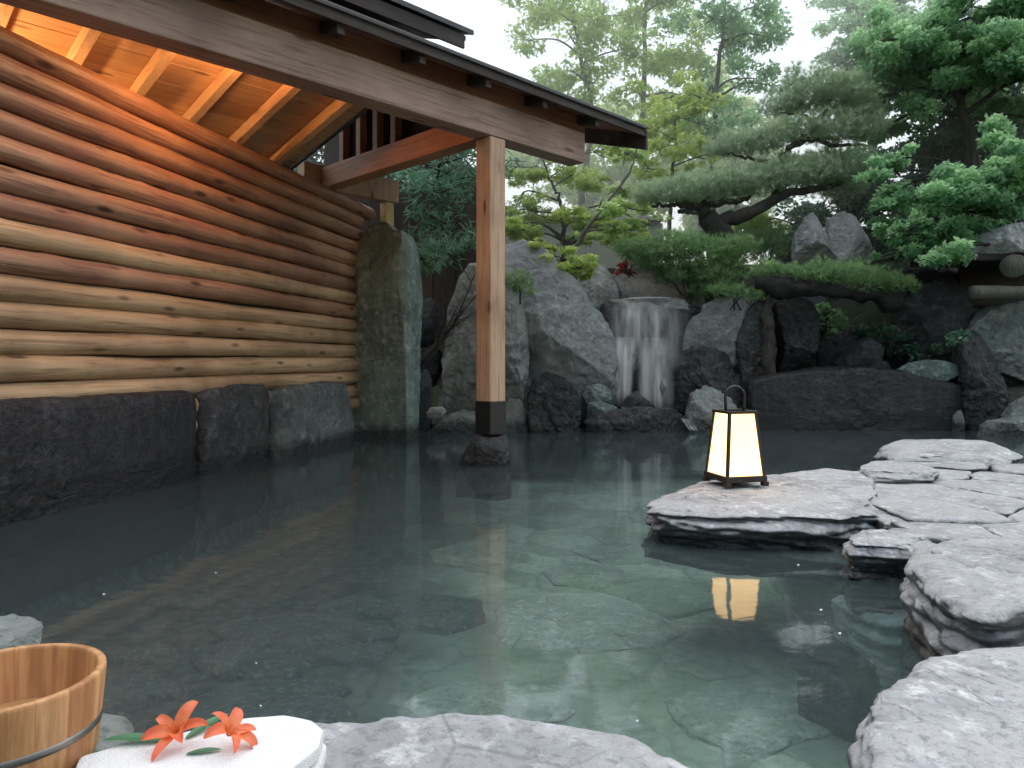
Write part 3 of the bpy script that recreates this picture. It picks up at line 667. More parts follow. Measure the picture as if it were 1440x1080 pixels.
# roof slab: rises to the back left
kr = .30; ye = -.2*T
def roof_z(y): return 3.235+kr*(y-ye)
b = MB(); x0, x1 = -6.2, 1.336*T
yb = 2.9
b.box((x0, ye, roof_z(ye)), (x1-x0, 0, 0), (0, yb-ye, roof_z(yb)-roof_z(ye)), (0, 0, .045))
mk('roof_deck', b.V(), b.f, M['cedar'], PV, False)
b = MB(); b.box((x0-.03, ye-.05, roof_z(ye-.05)+.047), (x1-x0+.06, 0, 0), (0, yb-ye+.05, roof_z(yb)-roof_z(ye-.05)), (0, 0, .035))
o = mk('roof_covering', b.V(), b.f, M['shingle'], PV, False); bev(o, .008)
lbox('fascia', x0, x1, ye-.028, ye-.002, roof_z(ye)-.035, roof_z(ye)+.046, M['roofdark'], .004)
for t in (-3.2, -2.7, -2.2, -1.68, -1.18, -.68, -.2, .29, .81):
    b = MB(); yq = .6; b.box((-.03, 0, -.095), (.06, 0, 0), (0, yq-ye-.02, kr*(yq-ye-.02)), (0, 0, .093))
    o = mk('rafter_tail', b.V(), b.f, M['roofdark'], PV, False); o.location = (t*T, ye+.01, roof_z(ye)); bev(o, .004)
b = MB(); b.box((-.02, 0, -.16), (.04, 0, 0), (0, 2.6, kr*2.6), (0, 0, .20))
o = mk('verge_board', b.V(), b.f, M['roofdark'], PV, False); o.location = (x1+.022, ye-.03, roof_z(ye-.03)); bev(o, .006)
lbox('soffit_board', x0, .88*T, -.04, .02, 3.125, 3.30, M['cedar'], .004)
# upper roof
uy = .8*T; ux1 = .5*T
b = MB(); b.box((-7, uy, 4.26), (ux1+7, 0, 0), (0, 2.6, .9), (0, 0, .05)); mk('upper_roof_deck', b.V(), b.f, M['roofdark'], PV, False)
b = MB(); b.box((-7, uy-.06, 4.29), (ux1+7.06, 0, 0), (0, 2.66, .92), (0, 0, .05)); mk('upper_roof_covering', b.V()+np.array([0, 0, .03]), b.f, M['shingle'], PV, False)
lbox('upper_fascia', -7, ux1-.04, uy-.03, uy-.002, 4.16, 4.30, M['roofdark'], .004)
b = MB(); b.box((-7, 1.9, 3.9), (7.3, 0, 0), (0, .05, 0), (0, 0, .62)); mk('clerestory_wall', b.V(), b.f, M['roofdark'], PV, False)
# lamp behind the wall; unseen fill added behind the beam as warm bounce
def warm(name, t, s, z, e, r=.05):
    l = bpy.data.lights.new(name, 'POINT'); l.energy = e; l.color = (1, .52, .21); l.shadow_soft_size = r
    o = bpy.data.objects.new(name, l); C.objects.link(o); o.location = (PO[0]+t+s, PO[1]+t-s, z); return o
warm('ceiling_lamp', -2.6, -.95, 2.45, 110)
warm('bounce_fill', -1.55, -.13, 2.94, 34)

B('post_stone', 'rough dark stone carrying the foot of the square post in the water', [(643, 650), (655, 628), (668, 611), (712, 611), (718, 640), (718, 700), (640, 700)], 6.4, .22, M['dark'], 95, 'stone', e=.5, lo=.85, hi=.97)

# ------------------------------------------------------------------ waterfall
m = NT('falling_water'); p = m.geo.outputs['Position']
s1 = m.noise(m.scale(p, (9, 9, .22)), 1.3, 2, .5); s2 = m.noise(m.scale(p, (5, 5, .25)), 1.2, 3, .5)
uvx = m.n('ShaderNodeAttribute', attribute_name='fade').outputs['Fac']
a = m.math('MULTIPLY', m.map(s1, .3, .68, .3, 1), m.map(s2, .36, .6, .45, 1)); a = m.math('MULTIPLY', a, uvx)
d = m.bsdf((.95, .96, .97), .5); t = m.n('ShaderNodeBsdfTransparent'); tl = m.n('ShaderNodeBsdfTranslucent'); tl.inputs[0].default_value = (.85, .9, .95, 1)
x0_ = m.n('ShaderNodeMixShader'); x0_.inputs[0].default_value = .5; m.l(d, x0_.inputs[1]); m.l(tl.outputs[0], x0_.inputs[2])
x = m.n('ShaderNodeMixShader'); m.l(a, x.inputs[0]); m.l(t.outputs[0], x.inputs[1]); m.l(x0_.outputs[0], x.inputs[2])
M['fall'] = m.done(x.outputs[0])
WF = thing('waterfall', (P(910, 604, 9.9)[0], 9.9, 0), 'thin two step waterfall pouring over dark rock into the pool', 'waterfall')
def sheet(name, xl0, xr0, y0, xl1, xr1, y1, Y0, Y1, op):
    nu, nv = 24, 20; V = []; fd = []
    for j in range(nv+1):
        q = j/nv
        for i in range(nu+1):
            u = i/nu; pxl = (xl0+(xl1-xl0)*q)+((xr0+(xr1-xr0)*q)-(xl0+(xl1-xl0)*q))*u
            Yd = Y0+(Y1-Y0)*math.sqrt(q); V.append(P(pxl, y0+(y1-y0)*q, Yd)-np.array([0, .02*math.sin(u*17), 0]))
            fd.append(op*(1-.4*u)*float(ss(0, .32, min(u, 1-u)))*float(ss(-.12, .22, q))*float(ss(-.1, .25, 1-q)))
    idx = (np.arange(nv)[:, None]*(nu+1)+np.arange(nu)[None]).ravel()
    o = mk(name, local(WF, V), np.stack([idx, idx+nu+1, idx+nu+2, idx+1], 1), M['fall'], WF, True, {'fade': fd}); return o
sheet('upper_curtain', 846, 976, 421, 850, 972, 520, 10.14, 9.93, 1.15)
sheet('lower_stream', 862, 897, 474, 864, 890, 572, 9.93, 9.80, 2.2)
sheet('lower_stream', 896, 950, 474, 892, 952, 580, 9.92, 9.78, 1.6)
sheet('side_trickle', 955, 972, 588, 968, 984, 606, 9.3, 9.12, 1.2)

# ------------------------------------------------------------------ foliage
def rot_frames(nrm, rng):
    r = rng.normal(size=nrm.shape); t = np.cross(nrm, r); t /= np.linalg.norm(t, axis=1)[:, None]+1e-9
    return t, np.cross(nrm, t)
def leaves(pos, size, rng, up=.7, droop=.2, aspect=.55, tint=None, lobes=1):
    n = len(pos)
    nr = rng.normal(size=(n, 3))*(1-up)+np.array([0, 0, 1])*up; nr /= np.linalg.norm(nr, axis=1)[:, None]
    t, b = rot_frames(nr, rng); sz = size*rng.uniform(.6, 1.35, n)[:, None]
    tint = rng.uniform(0, 1, n) if tint is None else np.clip(tint+rng.normal(0, .16, n), 0, 1)
    Vs = []; Fs = []; k = 0
    for a in ([0] if lobes == 1 else [-.85, 0, .85]):
        d = t*math.cos(a)+b*math.sin(a); w = b*math.cos(a)-t*math.sin(a); ln = sz*(1 if a == 0 else .8)
        v = np.stack([pos, pos+d*ln*.45+w*ln*aspect*.5*(1 if lobes == 1 else .6), pos+d*ln-nr*ln*droop, pos+d*ln*.45-w*ln*aspect*.5*(1 if lobes == 1 else .6)], 1).reshape(-1, 3)
        Vs.append(v); Fs.append(np.arange(n*4).reshape(n, 4)+k); k += n*4
    return np.concatenate(Vs), np.concatenate(Fs), np.tile(np.repeat(tint, 4), len(Vs))
def clump_pts(c, r, n, rng, flat=.5, shell=.5):
    d = rng.normal(size=(n, 3)); d /= np.linalg.norm(d, axis=1)[:, None]
    rad = rng.uniform(0, 1, n)**(1/3.); rad = rad*(1-shell)+shell*np.clip(rng.normal(.88, .16, n), 0, 1.25)
    p = d*rad[:, None]*np.array([r, r, r*flat])
    k = fbm(p*(2.2/r)+c*3, 2, 2); keep = k > -.28
    p = p[keep]
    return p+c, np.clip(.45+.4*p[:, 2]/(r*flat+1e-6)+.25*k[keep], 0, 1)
def tree(name, label, cat, trunk_px, Y, clumps, mat, bark, seed, leaf=.08, dens=1.0, r0=.07, flat=.5, up=.6, lobes=1, group=None, jit=.5, limbs=True, aspect=.55, sink=True):
    """trunk_px: (px,py) along the trunk; clumps: (px,py,r_px[,dY])"""
    rng = np.random.RandomState(seed)
    tp = [P(a, b, Y) for a, b in trunk_px]
    if sink:
        g_ = gz(tp[0][0], tp[0][1]); 
        if tp[0][2] > g_: tp = [np.array([tp[0][0], tp[0][1], g_-.05])]+tp
    base = tp[0]; root = thing(name, base, label, cat, group)
    sp = spline(tp, 40); L = len(sp)
    rad = r0*np.linspace(1, .22, L)
    mb = MB(); mb.add(*tube(sp+.012*rng.normal(size=sp.shape), rad, 9, seed, .12))
    Vs = []; Fs = []; Ts = []; k = 0
    for cl in clumps:
        px, py, r = cl[:3]; dY = cl[3] if len(cl) > 3 else rng.uniform(-jit, jit)
        c = P(px, py, Y)+np.array([0, dY, 0]); rw = r*Y/F
        if limbs:
            cand = np.where(sp[:, 2] < c[2]+.05*rw)[0]; i = cand[np.argmin(np.linalg.norm(sp[cand]-c, axis=1)+.25*np.abs(sp[cand][:, 2]-c[2]+.5*rw))] if len(cand) else 0
            i = max(min(i, L-3), 4)
            a = sp[i]; mid = (a+c)/2+np.array([0, 0, .12*np.linalg.norm(c-a)])+rng.normal(0, .06, 3)
            q = spline([a, mid, c, c+(c-mid)*.5], 14); rr = np.linspace(min(rad[i]*.6, .045), .004, 14)
            mb.add(*tube(q, rr, 6, seed, .1, False))
            for _ in range(4):
                st = q[rng.randint(5, 12)]; en = c+rng.normal(size=3)*rw*np.array([.6, .6, .25]); q2 = spline([st, (st+en)/2+rng.normal(0, .05, 3), en], 7)
                mb.add(*tube(q2, np.linspace(.010, .003, 7), 4, seed, 0, False))
        # sub-sprays make the clump uneven
        nsub = 7; n = int(dens*3400*(rw/.5)**2/nsub*(.08/leaf)**2*.6)
        for _ in range(nsub):
            cc = c+rng.normal(size=3)*rw*np.array([.55, .55, .55*flat]); r2 = rw*rng.uniform(.35, .62)
            p, t = clump_pts(cc, r2, max(n, 8), rng, flat*.75)
            t = t+rng.normal(0, .22)
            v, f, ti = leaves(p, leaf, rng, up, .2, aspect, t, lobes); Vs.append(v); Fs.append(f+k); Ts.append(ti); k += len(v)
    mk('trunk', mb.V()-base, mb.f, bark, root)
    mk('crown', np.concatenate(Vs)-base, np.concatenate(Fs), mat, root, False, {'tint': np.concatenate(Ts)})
    return root
def needles(pos, axis, n, ln, wd, rng, spread=.9, tint=None):
    """tufts of needles"""
    N = len(pos); d = np.repeat(axis, n, 0)+rng.normal(size=(N*n, 3))*spread; d /= np.linalg.norm(d, axis=1)[:, None]
    p = np.repeat(pos, n, 0); l = ln*rng.uniform(.6, 1.2, N*n)[:, None]
    w = np.cross(d, rng.normal(size=d.shape)); w /= np.linalg.norm(w, axis=1)[:, None]+1e-9
    v = np.stack([p-w*wd, p+w*wd, p+d*l], 1).reshape(-1, 3)
    ti = np.repeat(np.repeat(tint, n)+rng.normal(0, .1, N*n), 3)
    return v, np.arange(N*n*3).reshape(-1, 3), np.clip(ti, 0, 1)
def needle_pads(pads, rng, dens=1.0, ln=.09, wd=.003, n=16):
    Vs = []; Fs = []; Ts = []; k = 0
    for c, rx, ry, rz in pads:
        cnt = int(dens*420*rx*ry/.25)
        p = rng.normal(size=(cnt, 3)); p /= np.linalg.norm(p, axis=1)[:, None]; p *= rng.uniform(.15, 1, cnt)[:, None]**.5
        kn = fbm(p*2.6+c*2, 4, 3); p = p*(1+.35*kn)[:, None]
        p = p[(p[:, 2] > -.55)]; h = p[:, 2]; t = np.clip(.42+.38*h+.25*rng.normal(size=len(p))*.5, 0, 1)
        ax = np.array([0, 0, .75])+p*.7
        v, f, ti = needles(p*np.array([rx, ry, rz])+c, ax, n, ln, wd, rng, .55, t); Vs.append(v); Fs.append(f+k); Ts.append(ti); k += len(v)
    return np.concatenate(Vs), np.concatenate(Fs), np.concatenate(Ts)

# the pine
rng = np.random.RandomState(41); YP = 10.9
pb = P(1022, 352, YP); pb[2] = gz(pb[0], pb[1])-.05
pine = thing('pine_tree', pb, 'trained pine with flat needle pads leaning over the waterfall', 'pine tree')
mb = MB()
def limb(pts, r0, r1, n=26):
    q = spline([P(a, b, YP)+np.array([0, dy, 0]) for a, b, dy in pts], n); mb.add(*tube(q+.012*rng.normal(size=q.shape), np.linspace(r0, r1, n), 10, 3, .2))
    return q
mb.add(*tube(spline([pb, P(1020, 345, YP), P(1010, 325, YP), P(992, 305, YP)], 14), np.linspace(.19, .14, 14), 12, 3, .2))
limb([(1000, 318, 0), (1020, 310, 0), (1050, 300, -.1), (1090, 280, 0), (1120, 268, .1), (1165, 262, .1), (1210, 245, .2)], .13, .03)
limb([(992, 307, 0), (988, 292, 0), (1005, 283, .1), (1040, 280, .2), (1062, 272, .2)], .10, .03)
limb([(992, 300, 0), (970, 291, -.1), (945, 292, -.2), (915, 293, -.2)], .07, .02)
limb([(975, 292, -.1), (960, 300, -.2), (950, 303, -.3), (975, 306, -.3)], .04, .015)
limb([(1090, 280, 0), (1105, 255, .1), (1102, 222, .1), (1125, 200, .1), (1150, 192, .1), (1180, 203, .1), (1215, 200, .1)], .08, .02)
limb([(1125, 200, .1), (1150, 170, .2), (1135, 155, .2), (1105, 153, .2)], .05, .012)
limb([(1150, 170, .2), (1170, 150, .2), (1180, 125, .2)], .05, .01)
limb([(1102, 225, .1), (1080, 222, .2), (1050, 215, .2), (1020, 208, .2)], .035, .01)
pads = []
for px, py, rx, rz, dy in [
    (935, 278, 38, 14, -.2), (975, 272, 45, 20, -.1), (1015, 262, 45, 18, 0), (1065, 258, 45, 16, .1), (1110, 248, 45, 18, 0), (1155, 243, 45, 17, .1), (1200, 230, 42, 18, .1), (905, 285, 18, 9, -.2),
    (1045, 200, 38, 16, .2), (1080, 195, 36, 16, .2), (1130, 185, 42, 18, .1), (1175, 182, 45, 20, .1), (1215, 178, 36, 18, .1), (1020, 205, 25, 12, .2),
    (1110, 145, 32, 14, .2), (1145, 135, 42, 18, .2), (1185, 132, 45, 18, .2), (1220, 145, 32, 16, .2), (1125, 118, 22, 12, .2), (1165, 112, 36, 14, .2), (1205, 112, 26, 12, .2),
    (1190, 255, 40, 14, .4), (1130, 225, 40, 14, .5), (1190, 215, 40, 14, .5), (1122, 95, 9, 10, .2)]:
    k = YP/F; pads.append((P(px, py, YP)+np.array([0, dy, 0])-pb, rx*k*1.08, max(rx*k*.9, .2), rz*k*1.4))
mk('trunk', mb.V()-pb, mb.f, M['bark'], pine)
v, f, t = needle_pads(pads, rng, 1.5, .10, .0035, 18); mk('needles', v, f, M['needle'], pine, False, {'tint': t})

def shrub(name, label, pads_px, Y, mat, seed, cat='shrub', dens=1.2, ln=.08, wd=.004, group=None):
    rng = np.random.RandomState(seed); k = Y/F
    pads = [(P(px, py, Y)+np.array([0, rng.uniform(-.15, .15), 0]), rx*k, rx*k*.8, rz*k) for px, py, rx, rz in pads_px]
    c = np.mean([q[0] for q in pads], 0); b = np.array([c[0], c[1], max(gz(c[0], c[1]), min(q[0][2] for q in pads)-.12)])
    root = thing(name, b, label, cat, group)
    v, f, t = needle_pads([(q[0]-b, *q[1:]) for q in pads], rng, dens, ln, wd, 14)
    mk('foliage', v, f, mat, root, False, {'tint': t})
    mb = MB()
    for q in pads:
        s = b+np.array([rng.uniform(-.1, .1), 0, -.05]); mb.add(*tube(spline([s, (s+q[0])/2+np.array([0, 0, .1]), q[0]], 8), np.linspace(.010, .004, 8), 6, 1, .1, False))
    mk('stem', mb.V()-b, mb.f, M['bark'], root)
    return root
shrub('juniper_shrub', 'feathery light green shrub above the lip of the waterfall', [(905, 355, 38, 18), (945, 350, 45, 22), (990, 362, 45, 26), (960, 385, 40, 20), (1005, 392, 38, 22), (1030, 375, 30, 20), (880, 350, 22, 12), (985, 412, 22, 12), (925, 370, 34, 16), (970, 345, 34, 14), (1030, 350, 34, 18)], 10.4, M['juniper'], 51, dens=1.8)
shrub('juniper_shrub', 'low spreading shrub hanging over the dark ledge', [(1100, 385, 40, 14), (1145, 385, 42, 16), (1190, 388, 42, 16), (1230, 395, 40, 16), (1260, 405, 28, 12), (1215, 405, 35, 12), (1075, 380, 25, 10), (1150, 398, 30, 10), (1180, 402, 26, 10)], 9.8, M['juniper'], 52)
shrub('juniper_shrub', 'small tuft hanging between the sloping boulder and the leaning slab', [(1035, 412, 30, 12), (1062, 418, 20, 10), (1015, 408, 18, 8)], 9.9, M['juniper'], 56)
shrub('round_shrub', 'clipped bushy shrub between the pine trunk and the upright rocks', [(1060, 335, 36, 26), (1085, 350, 30, 22), (1045, 360, 28, 18), (1095, 330, 20, 16)], 11.2, M['juniper'], 53)
shrub('hanging_shrub', 'small bushy plant on the shoulder of the huge boulder', [(728, 395, 22, 14), (735, 410, 18, 10), (718, 405, 14, 10)], 9.5, M['juniper'], 54)

def leafy(name, label, cl, Y, mat, seed, leaf=.06, cat='plant', dens=1.2, flat=.6, lobes=1, aspect=.5, up=.5, base=None, group=None):
    if base is None: base = (np.mean([c[0] for c in cl]), max(c[1]+c[2]*.5 for c in cl))
    top = cl[0]; return tree(name, label, cat, [base, ((base[0]+top[0])/2, (base[1]+top[1])/2), (top[0], top[1])], Y, cl, mat, M['bark'], seed, leaf, dens, .009, flat, up, lobes, group, .15, True, aspect, False)
leafy('yellow_shrub', 'bright yellow green shrub peeping out right of the pine trunk', [(1062, 308, 22), (1080, 314, 14), (1045, 316, 12)], 11.6, M['yellow'], 61)
leafy('yellow_shrub', 'bright yellow green tuft left of the low spreading shrub', [(1068, 378, 15), (1082, 382, 10)], 10.2, M['yellow'], 62, .04)
leafy('maple_sapling', 'young yellow green maple spray draped over the huge boulder', [(775, 350, 18), (795, 365, 20), (812, 378, 18), (760, 340, 14), (825, 385, 10)], 10.2, M['yellow'], 63, .06, lobes=3)
leafy('round_shrub', 'dark leafy bush in the hollow behind the retaining rock', [(1165, 440, 20), (1170, 460, 18), (1155, 455, 14), (1180, 445, 12)], 10.2, M['maple'], 64, .05)
leafy('fern', 'small bright fern growing beside the craggy boulder', [(1335, 478, 12), (1325, 490, 8), (1345, 472, 8)], 9.5, M['bamboo'], 65, .06)
leafy('fern', 'dim feathery fern on the bank above the green topped rock', [(1250, 480, 28), (1270, 490, 20), (1235, 470, 18)], 10.1, M['darkleaf'], 66, .06)
leafy('red_shrub', 'little red flowering shrub above the waterfall lip', [(880, 372, 10), (872, 380, 7), (888, 382, 6)], 10.5, M['redleaf'], 67, .05)
leafy('bamboo_plant', 'bright small bamboo beside the tall green stone', [(612, 352, 20), (598, 365, 14), (628, 345, 16), (607, 375, 9)], 9.0, M['bamboo'], 68, .13, 'bamboo', .9, .8, 3, .2, .35, base=(612, 420))

def fill(poly, n, r, seed, jit=.6):
    rg = np.random.RandomState(seed); poly = np.asarray(poly, dtype=float); out = []
    lo, hi = poly.min(0), poly.max(0)
    while len(out) < n:
        q = rg.uniform(lo, hi)
        if sdist(q[None], poly)[0] < 0: out.append((q[0], q[1], r*rg.uniform(.7, 1.3), rg.uniform(-jit, jit)))
    return out
# trees beyond the pool
tree('maple_tree', 'tall slender pale green tree at the left beyond the waterfall', 'tree', [(812, 345), (820, 260), (832, 160), (812, 60), (800, -60)], 14.5,
     [(760, 20, 42), (800, 55, 46), (772, 105, 40), (850, 25, 44), (842, 105, 36), (745, 70, 30), (815, 140, 30), (870, 75, 30), (790, -20, 60)], M['mapleback'], M['barkpale'], 71, .10, .7, .09, .8, .3)
tree('maple_tree', 'tall tree with a straight grey trunk in the middle beyond the pool', 'tree', [(908, 350), (903, 250), (905, 130), (908, 0), (912, -80)], 15,
     [(885, 10, 50), (930, 40, 48), (955, 5, 45), (900, 90, 36), (960, 85, 36), (925, 140, 36), (870, 130, 25), (900, -40, 60), (985, 130, 26)], M['mapleback'], M['barkpale'], 72, .10, .7, .10, .8, .3)
tree('maple_tree', 'tall tree with forked dark trunks left of the pine top', 'tree', [(1000, 330), (1003, 230), (1008, 120), (1018, 20), (1022, -70)], 13.5,
     [(1000, 30, 46), (1045, 60, 42), (1062, 20, 42), (1052, 112, 28), (1080, 60, 22), (1002, 125, 34), (975, 185, 32), (1030, 170, 28), (1000, -30, 60), (1072, 130, 18)], M['maple'], M['bark'], 73, .09, .8, .08, .8, .3)
tree('maple_tree', 'yellow green young maple in layered sprays left of the pine', 'tree', [(940, 335), (945, 260), (950, 190), (945, 140)], 12.5,
     [(940, 135, 40), (965, 170, 40), (930, 215, 36), (985, 150, 32), (905, 185, 26), (955, 240, 30), (985, 225, 26), (910, 245, 24)], M['yellow'], M['bark'], 74, .08, .5, .05, .6, .5, 3)
tree('maple_tree', 'sparse multi stemmed maple right behind the square post', 'tree', [(792, 335), (790, 290), (772, 250), (760, 215)], 12,
     [(740, 240, 36), (765, 205, 34), (725, 285, 34), (800, 235, 32), (850, 215, 32), (765, 300, 30), (735, 320, 30), (830, 250, 26), (720, 330, 20)]+fill([(715, 285), (905, 290), (905, 345), (720, 335)], 9, 24, 12, .5), M['yellow'], M['bark'], 75, .08, .7, .045, .45, .6, 3)
tree('maple_tree', 'leaning bare stemmed maple over the huge boulder', 'tree', [(798, 372), (820, 328), (850, 290), (885, 240), (900, 190)], 11,
     [(885, 262, 22), (850, 300, 22), (835, 322, 20), (893, 210, 24), (868, 285, 18), (880, 320, 20), (905, 310, 20), (860, 325, 18)], M['mapleback'], M['barkpale'], 76, .07, .7, .05, .45, .6, 3)
tree('broadleaf_tree', 'hazy green tree in the gap at the upper right', 'tree', [(1205, 340), (1205, 220), (1208, 120), (1212, 0)], 15,
     [(1185, 25, 40), (1222, 55, 42), (1255, 15, 48), (1178, 65, 24), (1215, 95, 36), (1250, 90, 36), (1225, -20, 50)], M['maple'], M['bark'], 77, .10, 1.0, .09)
tree('maple_tree', 'broad green maple filling the upper right corner', 'tree', [(1400, 420), (1392, 320), (1360, 180), (1330, 80), (1320, 0)], 11.3,
     [(1290, 60, 48), (1340, 25, 52), (1400, 20, 50), (1260, 110, 36), (1310, 100, 46), (1370, 80, 46), (1430, 70, 46), (1240, 75, 26), (1275, 160, 34), (1300, 140, 34), (1345, 110, 30, -.6), (1390, 105, 34, -.7), (1425, 115, 34, -.8), (1450, 140, 34), (1240, 130, 26), (1460, 30, 40)]+fill([(1225, 20), (1300, -20), (1460, -20), (1470, 120), (1300, 120), (1240, 110)], 14, 34, 6)+fill([(1330, 60), (1480, 40), (1480, 190), (1390, 170)], 12, 34, 16), M['maple'], M['bark'], 78, .08, 1.3, .12, .85, .4, 1, aspect=.7, jit=.9)
tree('maple_tree', 'spreading layered maple hanging over the right bank', 'tree', [(1455, 400), (1440, 330), (1405, 280), (1370, 262)], 9.8,
     [(1400, 240, 40), (1432, 215, 38), (1358, 262, 36), (1395, 285, 40), (1340, 300, 40), (1300, 310, 36), (1430, 275, 38), (1265, 285, 22), (1300, 345, 34), (1345, 335, 32), (1255, 330, 18), (1415, 180, 30), (1280, 370, 26), (1250, 245, 22), (1290, 255, 24), (1440, 320, 30), (1270, 215, 22), (1395, 320, 28), (1240, 365, 16)]+fill([(1270, 290), (1330, 250), (1400, 210), (1470, 190), (1470, 320), (1380, 330), (1300, 385)], 12, 30, 7, .4), M['maple'], M['bark'], 79, .065, 1.3, .08, .75, .45, 1, aspect=.75, jit=.7)
tree('evergreen_tree', 'deep shaded evergreen behind the right hand maples', 'tree', [(1370, 420), (1365, 300), (1360, 150), (1360, 0)], 13,
     [(1350, 170, 60), (1420, 190, 60), (1300, 220, 52), (1440, 90, 60), (1260, 270, 48), (1295, 340, 52), (1360, 260, 60), (1420, 290, 60), (1380, 350, 60), (1230, 320, 34), (1440, 370, 60), (1480, 200, 60), (1330, 390, 40)]+fill([(1190, 90), (1300, 60), (1460, 0), (1480, 400), (1280, 400), (1225, 350), (1215, 200)], 26, 46, 5), M['darkleaf'], M['bark'], 80, .11, 1.0, .12, .75, .4)
tree('broadleaf_tree', 'distant pale green tree far behind the middle trunks', 'tree', [(985, 340), (985, 250), (980, 100)], 21,
     [(960, 180, 44), (1000, 230, 44), (1040, 160, 44), (1050, 220, 44), (1080, 180, 34), (940, 250, 40), (990, 290, 44), (1060, 270, 40), (1010, 110, 34)]+fill([(930, 150), (1100, 130), (1130, 340), (940, 340)], 16, 36, 8, 1.5), M['mapleback'], M['barkpale'], 81, .15, 1.3, .13)
tree('broadleaf_tree', 'distant pale green tree far behind the left trunks', 'tree', [(850, 340), (850, 270), (845, 150)], 21,
     [(800, 200, 36), (850, 170, 40), (880, 230, 40), (760, 170, 32), (830, 260, 40), (780, 270, 32), (860, 290, 40), (740, 130, 24), (725, 200, 30)]+fill([(715, 180), (900, 160), (930, 330), (715, 290)], 14, 32, 9, 1.5), M['mapleback'], M['barkpale'], 82, .15, 1.0, .13)
# dark corner behind the pavilion
tree('evergreen_tree', 'dark evergreen rising behind the rear corner of the pavilion', 'tree', [(520, 330), (520, 250), (530, 150)], 13.2,
     fill([(380, 120), (600, 110), (690, 200), (690, 330), (400, 330)], 26, 44, 10), M['darkleaf'], M['bark'], 84, .11, .8, .1, .75, .4)
tree('evergreen_tree', 'dark rounded evergreen behind the upright rocks', 'tree', [(1150, 360), (1150, 320), (1150, 290)], 12.6,
     fill([(1030, 290), (1260, 240), (1290, 380), (1040, 370)], 20, 34, 11, .4), M['darkleaf'], M['bark'], 85, .09, .9, .06, .75, .4)
tree('bamboo_clump', 'dark arching bamboo grove behind the pavilion', 'bamboo', [(625, 430), (622, 330), (618, 230), (640, 180)], 10.4,
     [(640, 215, 40), (600, 235, 36), (655, 250, 32), (590, 270, 30), (630, 275, 34), (680, 240, 26), (610, 310, 34), (650, 310, 34), (640, 355, 34), (600, 350, 30), (700, 225, 26), (675, 200, 26), (560, 250, 20)], M['bamboo'], M['bark'], 83, .15, .8, .04, .7, .35, 1, None, .4, True, .18)
b = MB(); fx0, fx1, fy = -3.6, -.4, 11.0
for i in range(20):
    xx = fx0+(fx1-fx0)*i/20; b.box((xx-.004, fy+.027*(i % 2), .1), ((fx1-fx0)/20+.008, 0, 0), (0, .025, 0), (0, 0, 3.5+.03*math.sin(i*5)))
FN = thing('board_fence', (fx0, fy, 0), 'dark vertical board fence behind the bamboo', 'fence')
mk('board_panel', b.V()-np.array([fx0, fy, 0]), b.f, M['roofdark'], FN, False)
b = MB(); b.box((0, .035, .6), (fx1-fx0, 0, 0), (0, .05, 0), (0, 0, .08)); mk('rail', b.V(), b.f, M['roofdark'], FN, False)
# pale garden wall with tiled coping
GW = thing('garden_wall', (-.6, 13.6, 0), 'pale plaster garden wall with a dark tiled coping beyond the trees', 'garden wall')
b = MB(); b.box((0, 0, .3), (3.4, 0, 0), (0, .2, 0), (0, 0, 3.15)); mk('wall_face', b.V(), b.f, plain('aged_plaster', (.55, .56, .52), .9), GW, False)
b = MB()
for i in range(17):
    b.box((.2*i+.004, -.1, 3.452), (.192, 0, 0), (0, .2, .10), (0, 0, .05)); b.box((.2*i+.004, .3, 3.452), (.192, 0, 0), (0, -.198, .10), (0, 0, .05))
mk('coping', b.V(), b.f, M['shingle'], GW, False)

# dead trunk, dark ledge timber, shelter
q = spline([P(1083, 532, 9.7), P(1080, 480, 9.75), P(1078, 440, 9.8), P(1086, 405, 9.9)], 24); bs = q[0].copy()
V, Fs = tube(q+.008*np.random.RandomState(2).normal(size=q.shape), np.linspace(.08, .07, 24), 12, 5, .4)
tag(mk('dead_trunk', V-bs, Fs, M['bark']), 'dead upright trunk propping the dark ledge', 'tree trunk').location = bs
q = spline([P(1062, 400, 9.85), P(1110, 404, 9.8), P(1180, 408, 9.8), P(1262, 420, 9.9)], 30); bs = q[0].copy()
V, Fs = tube(q, .12+.03*np.sin(np.linspace(0, 9, 30)), 18, 5, .55)
M['wetbark'] = wood_mat('wet_black_bark', (.004, .004, .004), (.012, .011, .011), (.03, .028, .026), 'X', 1, 0, .7, .9, coord='pos')
tag(mk('fallen_log', V-bs, Fs, M['wetbark']), 'thick black log lying along the ledge under the spreading shrub', 'log').location = bs
SH = thing('timber_shelter', P(1400, 540, 10.1), 'dark timber hut opening under the pale rock at the right', 'shelter')
sb = np.array(SH.location)
b = MB(); a0 = P(1350, 430, 10.6); b.box(a0, (2.2, 0, 0), (0, .06, 0), (0, 0, .75)); mk('back_board', b.V()-sb, b.f, M['roofdark'], SH, False)
b = MB(); a0 = P(1345, 366, 9.5); b.box(a0, (2.0, 0, .0), (0, 1.1, .05), (0, 0, .09)); bev(mk('roof_board', b.V()-sb, b.f, M['roofdark'], SH, False), .01)
q = np.array([P(1366, 411, 9.5), P(1440, 412, 9.5), P(1530, 412, 9.5)]); V, Fs = tube(spline(q, 16), [.09]*16, 14, 3, .06); mk('cross_log', V-sb, Fs, M['barkpale'], SH)
q = np.array([P(1425, 374, 9.4), P(1427, 374, 9.6), P(1430, 374, 10.3)]); V, Fs = tube(spline(q, 10), [.15]*10, 20, 3, .03); mk('log_end', V-sb, Fs, M['barkpale'], SH)

